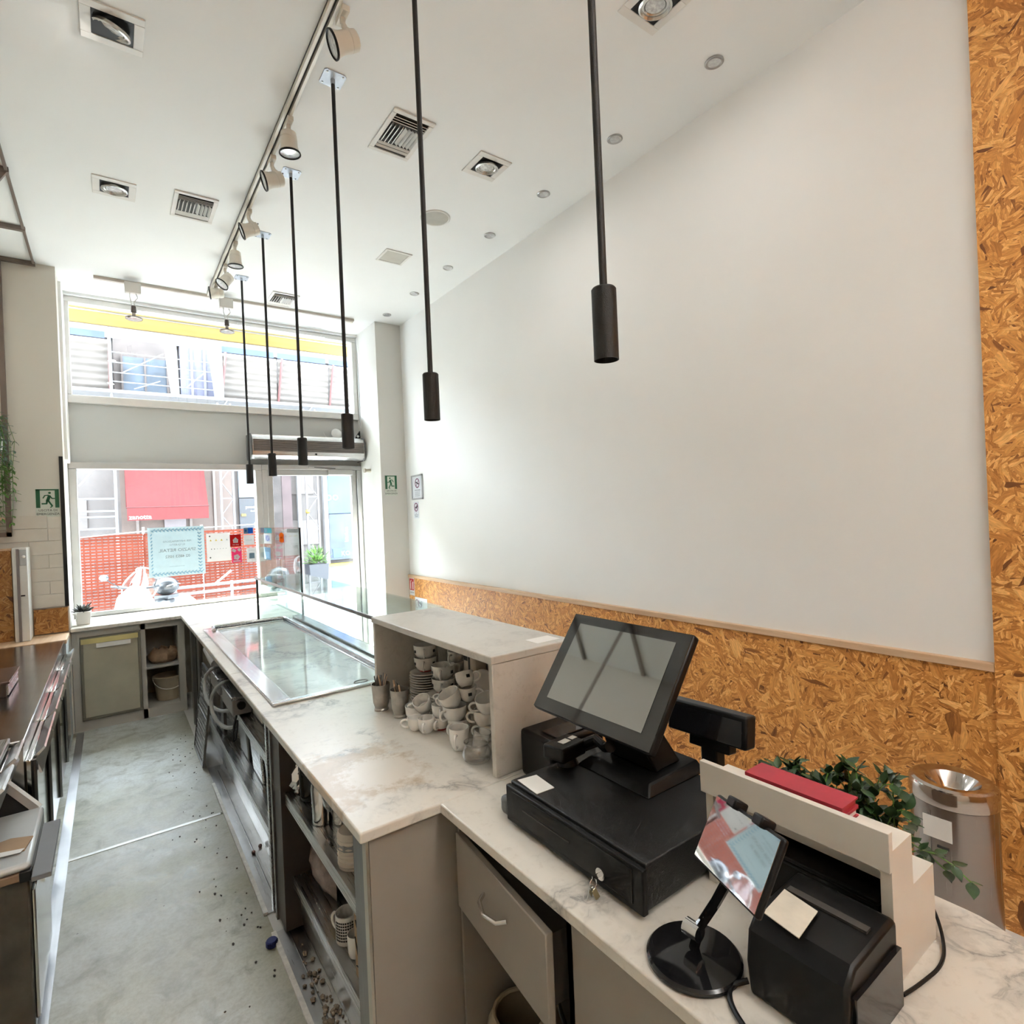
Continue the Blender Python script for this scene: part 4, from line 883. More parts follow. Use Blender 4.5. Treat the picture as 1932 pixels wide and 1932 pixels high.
for i, lab in enumerate(('lower', 'upper')):
    t = thing('red_book', 'red book lying on the stepped stand, the ' + lab + ' of two', 'book', (1.09,.585,1.1205+.018*i), 'red books on the stand')
    z = 1.1205+.018*i; B(1.060,.490,z,1.124,.682,z+.003).build('cover', RBK, t); B(1.060,.490,z+.0145,1.124,.682,z+.0175).build('cover', RBK, t); B(1.060,.490,z+.003,1.063,.682,z+.0145).build('spine', RBK, t); B(1.063,.494,z+.003,1.122,.678,z+.0145).build('pages', RBK if i else PAPER, t)
# thermal printer in front
tp = thing('label_printer', 'black rounded till printer at the near corner of the desk', 'printer', (.93, .47, TOP))
pp = [(.850,TOP+.0005),(.842,.95),(.850,1.0),(.875,1.022),(1.015,1.030),(1.025,1.02),(1.025,TOP+.0005)]
M().prism(pp, 'y', .395, .555).build('case', BLACK, tp, .008, seg=3); B(.86,.388,TOP+.001,1.02,.395,.985).build('side_plate', BLACKG, tp)
B(.95,.41,1.0265,.965,.54,1.031).build('paper_exit', CABD, tp)
nt2 = M().prism([(.868,.535),(.858,.470),(.935,.478),(.945,.540)], 'z', 1.0300, 1.0315).build('paper_note', pm('aged_note', (.62,.57,.48), .7, 0, .1, 20)); tag(nt2, 'stained paper note lying on the rounded till printer', 'paper note')
nt2.rotation_euler = (0, R(-2.5), 0)
loop([(.855,.56,.905),(.83,.58,.897),(.80,.56,.896),(.775,.51,.896),(.755,.45,.896)], .0045, 'printer_lead', 'black lead from the rounded printer across the desk front', BLACK)
loop([(1.226,.45,.95),(1.25,.44,.955),(1.262,.425,.93),(1.235,.40,.898),(1.16,.375,.896),(1.08,.385,.896),(1.03,.392,.900)], .003, 'thin_black_lead', 'thin black lead curving around the stepped stand', BLACK)
# leafy plant in a trough ------------------------------------------
lp = thing('trailing_plant', 'leafy green trailing plant behind the stepped stand', 'plant', (1.29, .62, TOP))
m = M(); m.hexa([(1.245,.52,TOP+.0005),(1.335,.52,TOP+.0005),(1.335,.74,TOP+.0005),(1.245,.74,TOP+.0005)], [(1.235,.51,.995),(1.345,.51,.995),(1.345,.75,.995),(1.235,.75,.995)]); m.build('trough', pm('grey_trough', (.25,.25,.24), .5), lp, .004)
rl = random.Random(11)
def leaf_mesh(name, L, W_, mat):
    vs = []; n = 6
    for i in range(n+1):
        t = i/n; w = W_*math.sin(math.pi*min(1,t**.8))*.5; z = -.12*L*t*t
        vs += [(t*L,-w,z+.06*W_), (t*L,0,z-.05*W_), (t*L,w,z+.06*W_)]
    fs = []
    for i in range(n): a = 3*i; fs += [(a,a+3,a+4,a+1),(a+1,a+4,a+5,a+2)]
    me = bpy.data.meshes.new(name); me.from_pydata(vs, [], fs); me.polygons.foreach_set('use_smooth',[True]*len(fs)); me.materials.append(mat); me.update(); return me
LM = [leaf_mesh('leaf', .036, .021, LEAFD), leaf_mesh('leaf', .030, .018, pm('mid_leaf', (.030,.072,.020), .38, 0, .4, 30)), leaf_mesh('leaf', .026, .014, LEAFD)]
nleaf = 0; rest = M()
for k in range(46):
    y0 = .47+.28*rl.random(); a = rl.uniform(-2.8,2.8); base = Vector((1.27+rl.uniform(-.03,.05), y0, .985))
    reach = rl.uniform(.02,.09); hgt = rl.uniform(.05,.15); d = Vector((.6*_c(a), _s(a), 0))
    if k % 9 == 0: reach = rl.uniform(.11,.15); hgt = .065; d = Vector((.2,-1,0)).normalized()
    pts = [base + d*reach*t + Vector((0,0,hgt*math.sin(min(1.0,t*1.1)*math.pi*.62) - (.05*t*t if k % 9 == 0 else 0))) for t in [i/5 for i in range(6)]]
    st = M().tube(pts, .0014, 5).build('stem', LEAFL, lp)
    for i in range(1, 6):
        for sgn in (-1,1):
            if nleaf >= 460: break
            dr_ = (pts[i]-pts[i-1]).normalized(); side = dr_.cross(Vector((0,0,1)))*sgn
            dd = (dr_*.4+side*.8+Vector((rl.uniform(-.3,.3),rl.uniform(-.3,.3),rl.uniform(-.3,.5)))).normalized()
            if nleaf >= 300:        # the rest of the foliage is one part
                q_ = dd.to_track_quat('X','Z').to_matrix(); me_l = LM[nleaf % 3]
                rest.add([pts[i] + q_ @ v.co for v in me_l.vertices], [tuple(f.vertices) for f in me_l.polygons]); nleaf += 1; continue
            o = bpy.data.objects.new('leaf', LM[nleaf % 3]); COL.objects.link(o); o.parent = st
            o.rotation_mode = 'QUATERNION'; o.rotation_quaternion = dd.to_track_quat('X','Z'); s_ = rl.uniform(.8,1.2); o.scale = (s_,s_,s_)
            o.location = pts[i]-lp.location; nleaf += 1
if rest.v: rest.build('foliage', LEAFD, lp, smooth=60)['kind'] = 'stuff'
# dust bin ----------------------------------------------------------
bn = thing('steel_dustbin', 'tall oval stainless steel dustbin against the OSB wall', 'dustbin', (2.44, .742, 0))
BINS = steel('bin_steel', (.36,.33,.31), .24, 2, .1)
def oval(m, prof, n=40):
    m.lathe(prof, n, Matrix.Diagonal((1.0,1.06,1,1)), True); return m
oval(M(), [(.0,.001),(.122,.001),(.122,.62),(.0,.62)]).build('body', BINS, bn, w=False); oval(M(), [(.117,.62),(.124,.622),(.126,.628),(.126,.675),(.122,.684),(.112,.690),(.078,.684),(.060,.66),(.040,.625)]).build('swing_lid', pm('polished_bin', (.52,.48,.45), .10, 1, .03), bn, w=False)
B(-.1235,-.03,.51,-.121,.055,.585).build('sticker', PAPER, bn, w=False); B(-.1235,-.02,.48,-.121,.015,.488).build('mark', INK, bn, w=False); M().tube([(-.118,.035,.02),(-.118,.035,.60)], .0015, 5).build('seam', DSTEEL, bn, w=False); B(-.055,-.03,.63,.02,.03,.645).build('paper_inside', PAPER, bn, w=False)

# ================================================================== CUPS ON THE COUNTER
Z0 = TOP+.0005
def spooncup(x, y, label, sticks):
    t = thing('steel_cutlery_cup', label, 'cutlery cup', (x,y,Z0)); m_ = pm('dull_steel_cup', (.42,.39,.35), .36, .85, .15, 30)
    M().lathe([(.0,.001),(.030,.0),(.031,.004),(.027,.010),(.034,.035),(.040,.112),(.0385,.112),(.032,.035),(.0,.014)], 28).build('beaker', m_, t, w=False)
    r_ = random.Random(int(x*1000))
    for i in range(sticks):
        a = r_.uniform(0,6.28); rr_ = r_.uniform(.008,.026); top = Vector((rr_*1.5*_c(a), rr_*1.5*_s(a), r_.uniform(.13,.155))); bot = Vector((rr_*.6*_c(a+2), rr_*.6*_s(a+2), .02))
        M().beam(bot, top, r_.choice((.004,.007)), .0025).build('stirrer', RAILW if i % 2 else DSTEEL, t, w=False)
    M().prism([(-.012,.108),(.012,.108),(.0,.140)], 'y', .034, .0365).build('spout', m_, t, w=False)
    return t
spooncup(.925, 2.315, 'steel beaker with stirrers on the worktop, farther of the two', 9)
spooncup(.955, 2.185, 'steel beaker with spoons on the worktop, nearer of the two', 7)
SAUC = M().lathe([(.0,.001),(.026,.0),(.028,.003),(.052,.009),(.072,.0125),(.073,.0145),(.070,.0155),(.05,.0115),(.024,.006),(.0,.0055)], 30)
ORD = ['bottom', 'second from the bottom', 'third from the bottom', 'fourth from the bottom', 'fifth from the bottom', 'sixth from the bottom', 'fifth from the top', 'fourth from the top', 'third from the top', 'second from the top', 'top']
def saucers(x, y, n, label, group, s=1.0):
    first = None
    for i in range(n):
        if first is None: o = SAUC.build('saucer', PORC); first = o
        else: o = first.copy(); COL.objects.link(o)
        k = i if i < (n+1)//2 else 11-(n-i)
        o['label'] = label + ', ' + ORD[k]; o['category'] = 'saucer'; o['group'] = group
        o.location = (x+rl.uniform(-.002,.002), y+rl.uniform(-.002,.002), Z0+.0112*i); o.scale = (s,s,1)
    return Z0+.0112*n+.004
# every saucer mesh is origin-centred by build(); stacks:
zs1 = saucers(1.135, 2.300, 11, 'white saucer in the tall stack behind the beakers', 'saucers in the tall stack')
zs2 = saucers(1.130, 2.125, 6, 'white saucer in the short middle stack', 'saucers in the middle stack')
zs3 = saucers(1.215, 2.165, 11, 'white saucer in the shaded back stack', 'saucers in the back stack', .66)
REDB = pm('red_cup_foot', (.42,.02,.015), .3)
def cup(x, y, z, label, r=.043, h=.062, rb=.024, rz=0, tilt=(0,0), red=False, logo=False, hs=1.0, name='coffee_cup'):
    t = thing(name, label, 'cup', (x,y,z), 'white cups on the counter'); t.rotation_euler = (tilt[0], tilt[1], rz)
    M().lathe(cup_body(r,h,rb), 28).build('body', PORC, t, w=False)
    handle(M(), r, h, hs).build('handle', PORC, t, w=False)
    if red: M().lathe([(rb*.95,.0008),(rb+.0012,.001),(rb+(r-rb)*.34,h*.13),(rb+(r-rb)*.30,h*.135)], 24, cap0=False).build('red_foot', REDB, t, w=False)
    if logo:
        for a0 in (R(55), R(-55)):
            o = B(-.0004,-.007,-.006,.0006,.007,.006).build('printed_logo', INK, t, w=False); o.location = (r*.99*_c(a0), r*.99*_s(a0), h*.62); o.rotation_euler = (0,0,a0)
    return t
Fa = R(225)     # handle towards the camera
cup(1.135,2.300,zs1,'lower cappuccino cup with red foot on the tall saucer stack', .051,.066,.024,R(235),(0,0),True,True)
cup(1.135,2.300,zs1+.055,'upper cappuccino cup on top of the tall saucer stack', .051,.066,.024,R(240),(0,0),False,True)
cup(1.130,2.125,zs2,'lower cappuccino cup with red foot on the middle saucer stack', .051,.066,.024,R(230),(0,0),True,True)
cup(1.130,2.125,zs2+.055,'upper cappuccino cup on the middle saucer stack', .051,.066,.024,R(232),(0,0),False,True)
cup(1.215,2.165,zs3,'shaded cup on the back saucer stack', .036,.056,.02,R(200)); cup(1.215,2.165,zs3+.046,'topmost shaded cup on the back saucer stack', .036,.056,.02,R(210))
cup(.985,2.085,Z0,'wide white cup standing beside the nearer steel beaker', .050,.066,.024,R(330))
cup(1.00,2.045,Z0+.052,'white cup tipped into the wide white cup', .036,.056,.022,R(140),(R(-28),R(12)))
cup(.958,1.955,Z0,'small espresso cup standing alone in front of the pile', .034,.056,.022,R(228))
cup(.935,2.005,Z0,'small espresso cup half hidden behind the lone one', .030,.050,.02,R(150))
cup(1.015,1.945,Z0,'espresso cup with red foot at the base of the pile', .032,.050,.021,R(215),(0,0),True)
cup(1.015,1.945,Z0+.043,'espresso cup stacked on the red footed one', .034,.054,.021,R(240))
cup(1.035,1.965,Z0+.092,'espresso cup lying sideways on top of the small stack', .030,.050,.02,R(120),(R(65),0),False,True)
cup(1.045,1.855,Z0,'wide cup at the bottom of the tall pile', .044,.062,.022,R(200))
cup(1.030,1.858,Z0+.050,'wide cup second from the bottom of the tall pile', .046,.062,.022,R(190))
cup(1.035,1.862,Z0+.106,'cup tipped sideways in the middle of the tall pile', .042,.062,.022,R(120),(R(-22),R(18)))
cup(1.085,1.850,Z0+.120,'printed cup near the top of the tall pile', .036,.056,.021,R(-50),(R(6),0),False,True)
cup(1.088,1.862,Z0+.166,'topmost printed cup leaning on the tall pile', .036,.056,.021,R(-40),(R(-22),R(-14)),False,True)
cup(1.105,1.735,Z0,'wide cup at the bottom of the right pile by the marble side', .042,.062,.022,R(150))
cup(1.085,1.735,Z0+.052,'cup second in the right pile by the marble side', .042,.062,.022,R(140))
cup(1.090,1.715,Z0+.108,'cup tilted on the right pile by the marble side', .040,.064,.022,R(150),(R(-16),R(10)))
cup(1.138,1.66,Z0+.045,'cup lying deep in the shade behind the right pile', .042,.064,.022,R(100),(R(-20),0))
cup(1.138,1.655,Z0,'cup under the one lying in the shade', .040,.05,.022,R(60))
cup(.975,1.735,Z0,'tall narrow white mug in front of the piles', .036,.078,.024,R(225),name='coffee_mug')
gb = thing('glass_sugar_bowl', 'round clear glass bowl in front by the marble side', 'glass bowl', (.972,1.612,Z0))
M().lathe([(.0,.001),(.034,.0),(.047,.012),(.050,.028),(.044,.048),(.038,.056),(.042,.064),(.044,.066),(.041,.066),(.036,.057),(.042,.047),(.047,.028),(.044,.014),(.0,.006)], 32).build('bowl', CLEARG, gb, w=False); M().tube([(.043*_c(R(15*i)),.043*_s(R(15*i)),.066) for i in range(24)], .0018, 6, True).build('rim', CLEARG, gb, w=False)
gt = thing('glass_tumbler', 'clear glass tumbler leaning inside the glass bowl', 'tumbler', (.985,1.625,Z0+.022)); gt.rotation_euler = (R(8),R(12),0)
M().lathe([(.0,.001),(.024,.0),(.026,.004),(.031,.072),(.0295,.072),(.024,.008),(.0,.006)], 28).build('wall', CLEARG, gt, w=False); M().tube([(.030*_c(R(15*i)),.030*_s(R(15*i)),.072) for i in range(24)], .0014, 6, True).build('rim', CLEARG, gt, w=False)
gk = thing('glass_tumbler', 'clear glass beside the inner face of the marble side', 'tumbler', (1.03,1.545,Z0)); M().lathe([(.0,.001),(.024,.0),(.028,.004),(.036,.09),(.0345,.09),(.026,.008),(.0,.006)], 28).build('wall', CLEARG, gk, w=False); M().tube([(.035*_c(R(15*i)),.035*_s(R(15*i)),.09) for i in range(24)], .0014, 6, True).build('rim', CLEARG, gk, w=False)
pr_ = thing('paper_roll', 'thick white paper roll lying behind the cups', 'paper roll', (1.2,1.78,Z0+.09))
m = M(); mt = Matrix.Translation((1.205,1.95,Z0+.138)) @ Matrix.Rotation(R(90),4,'X'); m.lathe([(.016,0),(.052,.0),(.055,.003),(.055,.415),(.052,.418),(.016,.418)], 30, mt, False); m.build('roll', pm('roll_paper', (.72,.66,.60), .8), pr_); M().lathe([(.0155,.001),(.0155,.417)], 16, mt, False).build('core', CARD, pr_)
simple_box('carton_lid_box', 'flat carton under the paper roll at the back of the box', 'carton', 1.19,1.545,Z0,1.258,1.94,Z0+.080, pm('grey_carton', (.32,.29,.25), .7))
sb_ = thing('sugar_sack', 'tall printed paper sugar packet standing at the back of the box', 'paper packet', (1.225,2.015,Z0)); B(1.19,1.975,Z0,1.258,2.06,Z0+.27).build('packet', pm('cream_packet', (.50,.43,.35), .7), sb_, .012)
B(1.1893,2.0,Z0+.06,1.1903,2.015,Z0+.25).build('print_strip', INK, sb_); B(1.1893,2.02,Z0+.215,1.1903,2.05,Z0+.235).build('print_block', INK, sb_)
# ================================================================== LEFT SIDE EQUIPMENT
fc = thing('refrigerated_counter', 'stainless refrigerated counter with handled doors on the left', 'fridge counter', (-.65, 4.4, 0))
SST = steel('left_steel', (.58,.57,.55), .2, 1, .25)
B(-1.0, 3.10, .09, -.325, 5.62, .835).build('carcass', SST, fc); B(-1.02, 3.08, .835, -.318, 5.62, .862).build('steel_top', steel('steel_top', (.42,.40,.39), .18, 1, .4), fc, .004)
B(-1.0, 3.12, 0, -.36, 5.6, .09).build('plinth', DSTEEL, fc)
dn = 4; dw = (5.60-3.12)/dn
for i in range(dn):
    y0 = 3.12+dw*i; d = B(-.325, y0+.01, .11, -.300, y0+dw-.01, .76).build('fridge_door', steel('mirror_door', (.62,.60,.53), .10, 2, .15), fc, .006)
    m = M(); m.prism([(-.300,.762),(-.262,.800),(-.256,.794),(-.290,.755),(-.270,.690),(-.278,.688),(-.300,.745)], 'y', y0+.03, y0+dw-.03); m.build('handle', pm('bright_handle', (.78,.78,.77), .18, .9), d)
    B(-.2995, y0+.05, .66, -.2985, y0+dw-.06, .72).build('handle_gap', CABD, d)
    M().tube([(-.295,y0+.004,.12),(-.295,y0+.004,.76)], .010, 8).build('door_edge', DSTEEL, d)
m = M(); B(-.60,5.62,.0,-.31,6.04,.835).build('end_cabinet', pm('pale_blue_white', (.62,.66,.66), .4), fc); B(-1.0,5.62,.835,-.305,6.045,.866).build('end_top', RAILW, fc, .003)
B(-.3095,5.68,.50,-.3085,5.98,.68).build('small_door', pm('pale_blue_white2', (.58,.62,.62), .4), fc)
# narrow white cabinet with pipe on the counter, OSB screen beside it
nc = thing('white_switch_cabinet', 'narrow white cabinet standing on the counter against the left pillar', 'cabinet', (-.57, 5.93, .866))
B(-.625, 5.80, .8665, -.535, 6.02, 1.60).build('body', WPLAST, nc, .004); B(-.60, 5.792, .87, -.583, 5.799, 1.59).build('dark_pipe', pm('pewter_pipe', (.25,.22,.22), .4, .5), nc); B(-.58,5.79,1.22,-.555,5.80,1.23).build('catch', BLACK, nc); B(-.58,5.795,1.46,-.538,5.80,1.585).build('switch_plate', pm('grey_plate', (.45,.46,.46), .4), nc, .002); M().sphere((-.555,5.79,1.53), .012, 10, 8).build('switch_button', PAPER, nc)
os_ = thing('osb_screen', 'stained OSB board standing on the left counter', 'board', (-.84, 5.9, .866))
B(-1.04, 5.90, .8665, -.640, 5.92, 1.58).build('board', OSBF, os_); B(-1.04,5.895,1.58,-.632,5.925,1.597).build('top_edge', RAILW, os_)
# appliance on the steel counter
ap = thing('counter_appliance', 'brown topped appliance on the steel counter at the left picture edge', 'appliance', (-.7, 4.2, .862))
B(-1.0, 3.95, .8625, -.47, 4.35, .93).build('body', pm('dark_brown_case', (.07,.05,.04), .3), ap, .004); B(-1.0,3.94,.93,-.455,4.36,.942).build('top_plate', pm('brown_plate', (.13,.085,.07), .25, .3), ap, .002); B(-.47,3.96,.87,-.462,4.34,.925).build('side_plate', STEEL, ap)
wd = simple_box('white_dish', 'white dish near the OSB board on the steel counter', 'dish', -.86,5.0,.8625,-.66,5.25,.90, PORC)
# nearer unit with steel drawers and lid
nu = thing('undercounter_washer', 'worn dark undercounter machine with pale lid at the lower left', 'machine', (-.55, 2.75, 0))
B(-.95, 2.52, .02, -.262, 3.04, .575).build('case', pm('dirty_dark_case', (.075,.065,.05), .4, .3, .4, 6), nu, .006); B(-.262,2.54,.06,-.250,3.02,.50).build('front_door', SST, nu, .004); M().beam((-.236,2.60,.50),(-.236,2.98,.50), .016, .03).build('door_bar', CHROME, nu)
B(-.95, 2.50, .585, -.255, 2.98, .612).build('lid', pm('pale_grey_lid', (.52,.53,.52), .35, .2, .06), nu, .012); B(-.95,2.495,.560,-.262,2.515,.586).build('lid_edge', pm('brown_edge', (.22,.14,.08), .5), nu, .003); B(-.285,2.49,.555,-.253,2.52,.590).build('corner_block', BLACK, nu, .003)
B(-.250, 2.44, .572, -.198, 2.86, .588).build('grey_ledge', pm('slate_ledge', (.16,.16,.17), .45), nu, .002)
m = M(); m.hexa([(-.50,3.0,.575),(-.29,3.0,.575),(-.29,3.02,.575),(-.50,3.02,.575)], [(-.42,3.06,.74),(-.40,3.06,.74),(-.40,3.08,.74),(-.42,3.08,.74)]); m.build('black_flap', BLACK, nu); M().beam((-.405,3.05,.745),(-.275,2.99,.60), .02, .03).build('flap_edge', WPLAST, nu)
cdb = thing('torn_cardboard', 'torn piece of brown cardboard lying on the pale lid', 'cardboard', (-.33, 2.68, .6125)); M().prism([(-.40,2.62),(-.28,2.60),(-.265,2.70),(-.33,2.73),(-.395,2.71)], 'z', .6125, .6165).build('sheet', CARD, cdb); M().prism([(-.38,2.60),(-.29,2.585),(-.28,2.61),(-.37,2.635)], 'z', .6170, .6185).build('paper_ply', PAPER, cdb)
t = M().cyl((-.205,2.30,.004),(-.175,2.31,.004), .009, n=10).build('rusty_bolt', pm('rust', (.20,.07,.04), .7)); tag(t, 'rusty bolt lying on the floor by the machine foot', 'bolt')
ns = thing('steel_drawer_unit', 'steel drawer unit with bright handles at the left picture edge', 'drawer unit', (-.7, 2.8, .76))
# ceiling-hung shelf frame -----------------------------------------
BRZ = pm('brown_steel_bar', (.19,.15,.125), .45, .4)
hf = thing('hanging_shelf_frame', 'brown metal shelf frame hung from the ceiling at the left', 'shelf frame', (-.70, 5.2, 1.69))
M().beam((-.44,2.2,CZ-.02),(-.435,6.03,CZ-.02), .016).build('ceiling_rail', BRZ, hf)
for y in (3.70, 4.53, 5.36, 6.02): M().beam((-1.04,y,CZ-.018),(-.425,y,CZ-.018), .034, .03).build('cross_bar', BRZ, hf)
for (x, y) in ((-.652,6.02),(-.652,4.53),(-.652,3.70)):
    pass
M().beam((-.655,6.015,1.69),(-.655,6.015,CZ-.03), .035).build('post', BRZ, hf); M().beam((-1.03,6.015,1.705),(-.64,6.015,1.705), .035).build('lower_bar', BRZ, hf)
for y in (4.53, 3.70): M().beam((-1.03,y,2.9),(-.44,y,CZ-.02), .022).build('brace', BRZ, hf)
for z in (1.82, 2.34): B(-1.04,5.80,z,-.675,6.03,z+.022).build('shelf_board', RAILW, hf)
M().sphere((-.455,4.53,CZ-.02), .022, 10, 8).build('knuckle', BRZ, hf)
# trailing plant on the shelf --------------------------------------
hp = thing('hanging_plant', 'green trailing plant hanging from the shelf frame at the left edge', 'plant', (-.715, 5.90, 2.362))
m = M(); m.lathe([(.0,0),(.05,0),(.065,.10),(.06,.10),(.0,.09)], 18); m.build('pot', WPLAST, hp, w=False)
HL = [leaf_mesh('leaf', .050, .022, LEAFL), leaf_mesh('leaf', .045, .020, pm('mid_green_leaf', (.06,.15,.05), .45, 0, .4, 30)), leaf_mesh('leaf', .042, .02, pm('grey_green_leaf', (.12,.19,.14), .5, 0, .3, 30))]
nl = 0
for k in range(14):
    a = rl.uniform(-1.2,1.2); dx = rl.uniform(.02,.125); y0 = rl.uniform(-.1,.0); drop = rl.uniform(.35,.72) if k % 3 else rl.uniform(.1,.3)
    top = Vector((0,0,.10)); pts = [top, Vector((dx*.7,y0*.8,.20+.10*rl.random())), Vector((dx+.01,y0,.08)), Vector((dx+.02*_s(a),y0-.02,-drop*.4)), Vector((dx+.012*_s(a*2),y0-.02,-drop*.75)), Vector((dx,y0-.02,-drop))]
    Q = []
    for p, q in zip(pts, pts[1:]): Q += [p.lerp(q, i/3) for i in range(3)]
    st = M().tube(Q, .0018, 5).build('stem', LEAFL, hp, w=False)
    for i in range(2, len(Q)):
        for sgn in (-1,1):
            if nl > 290: break
            o = bpy.data.objects.new('leaf', HL[(0 if Q[i].z < -.1 else 1+nl%2)]); COL.objects.link(o); o.parent = st; nl += 1
            dd = Vector((sgn*rl.uniform(.2,1), rl.uniform(-1,.1), rl.uniform(-.9,.2))).normalized(); o.rotation_mode = 'QUATERNION'; o.rotation_quaternion = dd.to_track_quat('X','Z'); o.location = Q[i]
# finish the drawer unit
B(XL, 2.45, .86, -.36, 3.07, .885).build('top', STEEL, ns, .003); B(XL, 2.47, .76, -.37, 3.07, .86).build('case', SST, ns, .004)
for i in range(2):
    y0 = 2.48+.30*i; d = B(-.372, y0, .765, -.352, y0+.28, .85).build('drawer', steel('drawer_steel', (.58,.56,.52), .15, 2, .1), ns, .004)
    m = M(); m.prism([(-.352,.852),(-.318,.880),(-.312,.872),(-.345,.84),(-.330,.800),(-.338,.798),(-.352,.835)], 'y', y0+.02, y0+.26); m.build('handle', pm('bright_handle', (.78,.78,.77), .18, .9), d)

# ================================================================== WINDOW STICKERS AND POSTERS (on the inside of the glass)
def sheet(name, label, cat, x0, x1, z0, z1, mat, y=6.7145, th=.0008):
    t = thing(name, label, cat, ((x0+x1)/2, y, z0)); B(x0, y-th, z0, x1, y, z1).build('sheet', mat, t); return t
def transl(name, col, k=.5):
    q = N(name); d = q.n('ShaderNodeBsdfDiffuse'); d.inputs[0].default_value = (*col,1); tr = q.n('ShaderNodeBsdfTranslucent'); tr.inputs[0].default_value = (*col,1)
    nz = q.noise(q.coord('Object'), 7, 3); cc = q.ramp(nz.outputs[0], [(.3,tuple(c*.95 for c in col)),(.7,tuple(min(1,c*1.03) for c in col))]); q.l(cc, d.inputs[0]); q.l(cc, tr.inputs[0])
    mx = q.n('ShaderNodeMixShader'); mx.inputs[0].default_value = k; q.l(d.outputs[0], mx.inputs[1]); q.l(tr.outputs[0], mx.inputs[2]); q.l(mx.outputs[0], q.out.inputs[0]); MATS[name] = q.m; return q.m
POSTER = transl('poster_paper', (.42,.485,.50), .4); MENU = transl('menu_paper', (.50,.49,.48), .4); TEALI = pm('teal_ink', (.16,.30,.40), .6)
yi = 6.7132
po_ = sheet('retail_poster', 'pale blue poster with herringbone border, its lettering mirrored from inside', 'poster', .305, .806, 1.205, 1.708, POSTER)
for i in range(14):
    for (zz, sg) in ((1.228,1),(1.240,-1),(1.672,1),(1.684,-1)):
        xx = .345+.0325*i; M().obox((xx+(0 if sg > 0 else .014), yi, zz), (.030,.0008,.009), Matrix.Rotation(R(38*sg),3,'Y')).build('border_dash', TEALI, po_)
for i in range(12):
    for (xx, sg) in ((.755,1),(.770,-1),(.335,1)):
        M().obox((xx, yi, 1.262+.034*i), (.009 if xx < .4 else .026,.0008,.009 if xx > .4 else .022), Matrix.Rotation(R(38*sg),3,'Y')).build('border_dash', TEALI, po_)
text('PER INFORMAZIONI', .028, GINK, po_, (.56, yi, 1.560), FACE_OUT); text('SU QUESTO', .026, GINK, po_, (.56, yi, 1.525), FACE_OUT)
text('SPAZIO RETAIL', .044, GINK, po_, (.56, yi, 1.470), FACE_OUT, sx=1.12, bold=.0006); text('02 4853 1052', .040, GINK, po_, (.56, yi, 1.405), FACE_OUT, bold=.0006)
text('agenzia immobiliare di zona', .012, GINK, po_, (.55, yi, 1.305), FACE_OUT)
me_ = sheet('menu_sheet', 'white notice sheet with rows of small symbols on the shop window', 'notice', .825, 1.055, 1.322, 1.622, MENU)
YEL = pm('warning_yellow', (.5,.36,.03), .5)
for i in range(4): M().prism([(.865+.052*i-.011,1.540),(.865+.052*i+.011,1.540),(.865+.052*i,1.560)], 'y', yi-.0005, yi).build('warning_symbol', YEL if i < 3 else GINK, me_)
for i in range(6): M().cyl((.87+.028*i,yi,1.455),(.87+.028*i,yi-.0005,1.455), .005, n=8).build('dot', INK if i < 2 else GINK, me_)
for (x, z) in ((.857,1.592),(.857,1.365)): M().obox((x,yi,z),(.014,.0006,.014),Matrix.Rotation(R(45),3,'Y')).build('mark', INK, me_)
RED2 = transl('delivery_red', (.28,.015,.015), .4); PINK = transl('sticker_pink', (.40,.05,.13), .5); BLU = transl('sticker_blue', (.02,.09,.25), .5); WST = transl('sticker_white', (.45,.45,.45), .35); GBL = transl('sticker_greyblue', (.18,.26,.33), .5)
s1 = sheet('red_delivery_sticker', 'red square sticker with a white house and cutlery emblem on the window', 'sticker', 1.050, 1.160, 1.466, 1.597, RED2, 6.7142)
m = M(); m.prism([(1.075,1.535),(1.105,1.568),(1.135,1.535),(1.128,1.535),(1.128,1.508),(1.082,1.508),(1.082,1.535)], 'y', yi-.0006, yi); m.build('house_emblem', WST, s1); m = M(); m.box(1.095,yi-.0012,1.512,1.099,yi-.0007,1.545); m.box(1.110,yi-.0012,1.512,1.114,yi-.0007,1.545); m.build('cutlery', RED2, s1); text('just eat', .020, WST, s1, (1.105, yi, 1.488), FACE_OUT)
s2 = sheet('pink_sticker', 'pink sticker with a white flower emblem below the red sticker', 'sticker', 1.062, 1.160, 1.292, 1.452, PINK, 6.7142)
m = M(); [m.cyl((1.111+.018*_c(R(72*i)),yi,1.352+.018*_s(R(72*i))),(1.111+.018*_c(R(72*i)),yi-.0006,1.352+.018*_s(R(72*i))), .014, n=12) for i in range(5)]; m.build('flower', WST, s2); m = M(); m.obox((1.085,yi,1.425),(.04,.0006,.03),Matrix.Rotation(R(30),3,'Y')); m.obox((1.138,yi,1.43),(.03,.0006,.03),Matrix.Rotation(R(45),3,'Y')); m.build('white_corner', WST, s2); B(1.075,yi-.0006,1.302,1.148,yi,1.315).build('word_strip', WST, s2)
s3 = sheet('blue_card_sticker', 'small blue payment sticker at the top right of the shop window', 'sticker', 1.190, 1.285, 1.600, 1.665, BLU, 6.7142); B(1.190,yi-.0006,1.60,1.232,yi,1.665).build('pale_half', GBL, s3); B(1.20,yi-.0012,1.622,1.222,yi-.0007,1.645).build('square', BLU, s3)
s4 = sheet('white_card_sticker', 'white rounded sticker with faint grey lettering on the shop window', 'sticker', 1.188, 1.292, 1.476, 1.584, WST, 6.7142); text('ActV', .030, GINK, s4, (1.24, yi, 1.528), FACE_OUT)
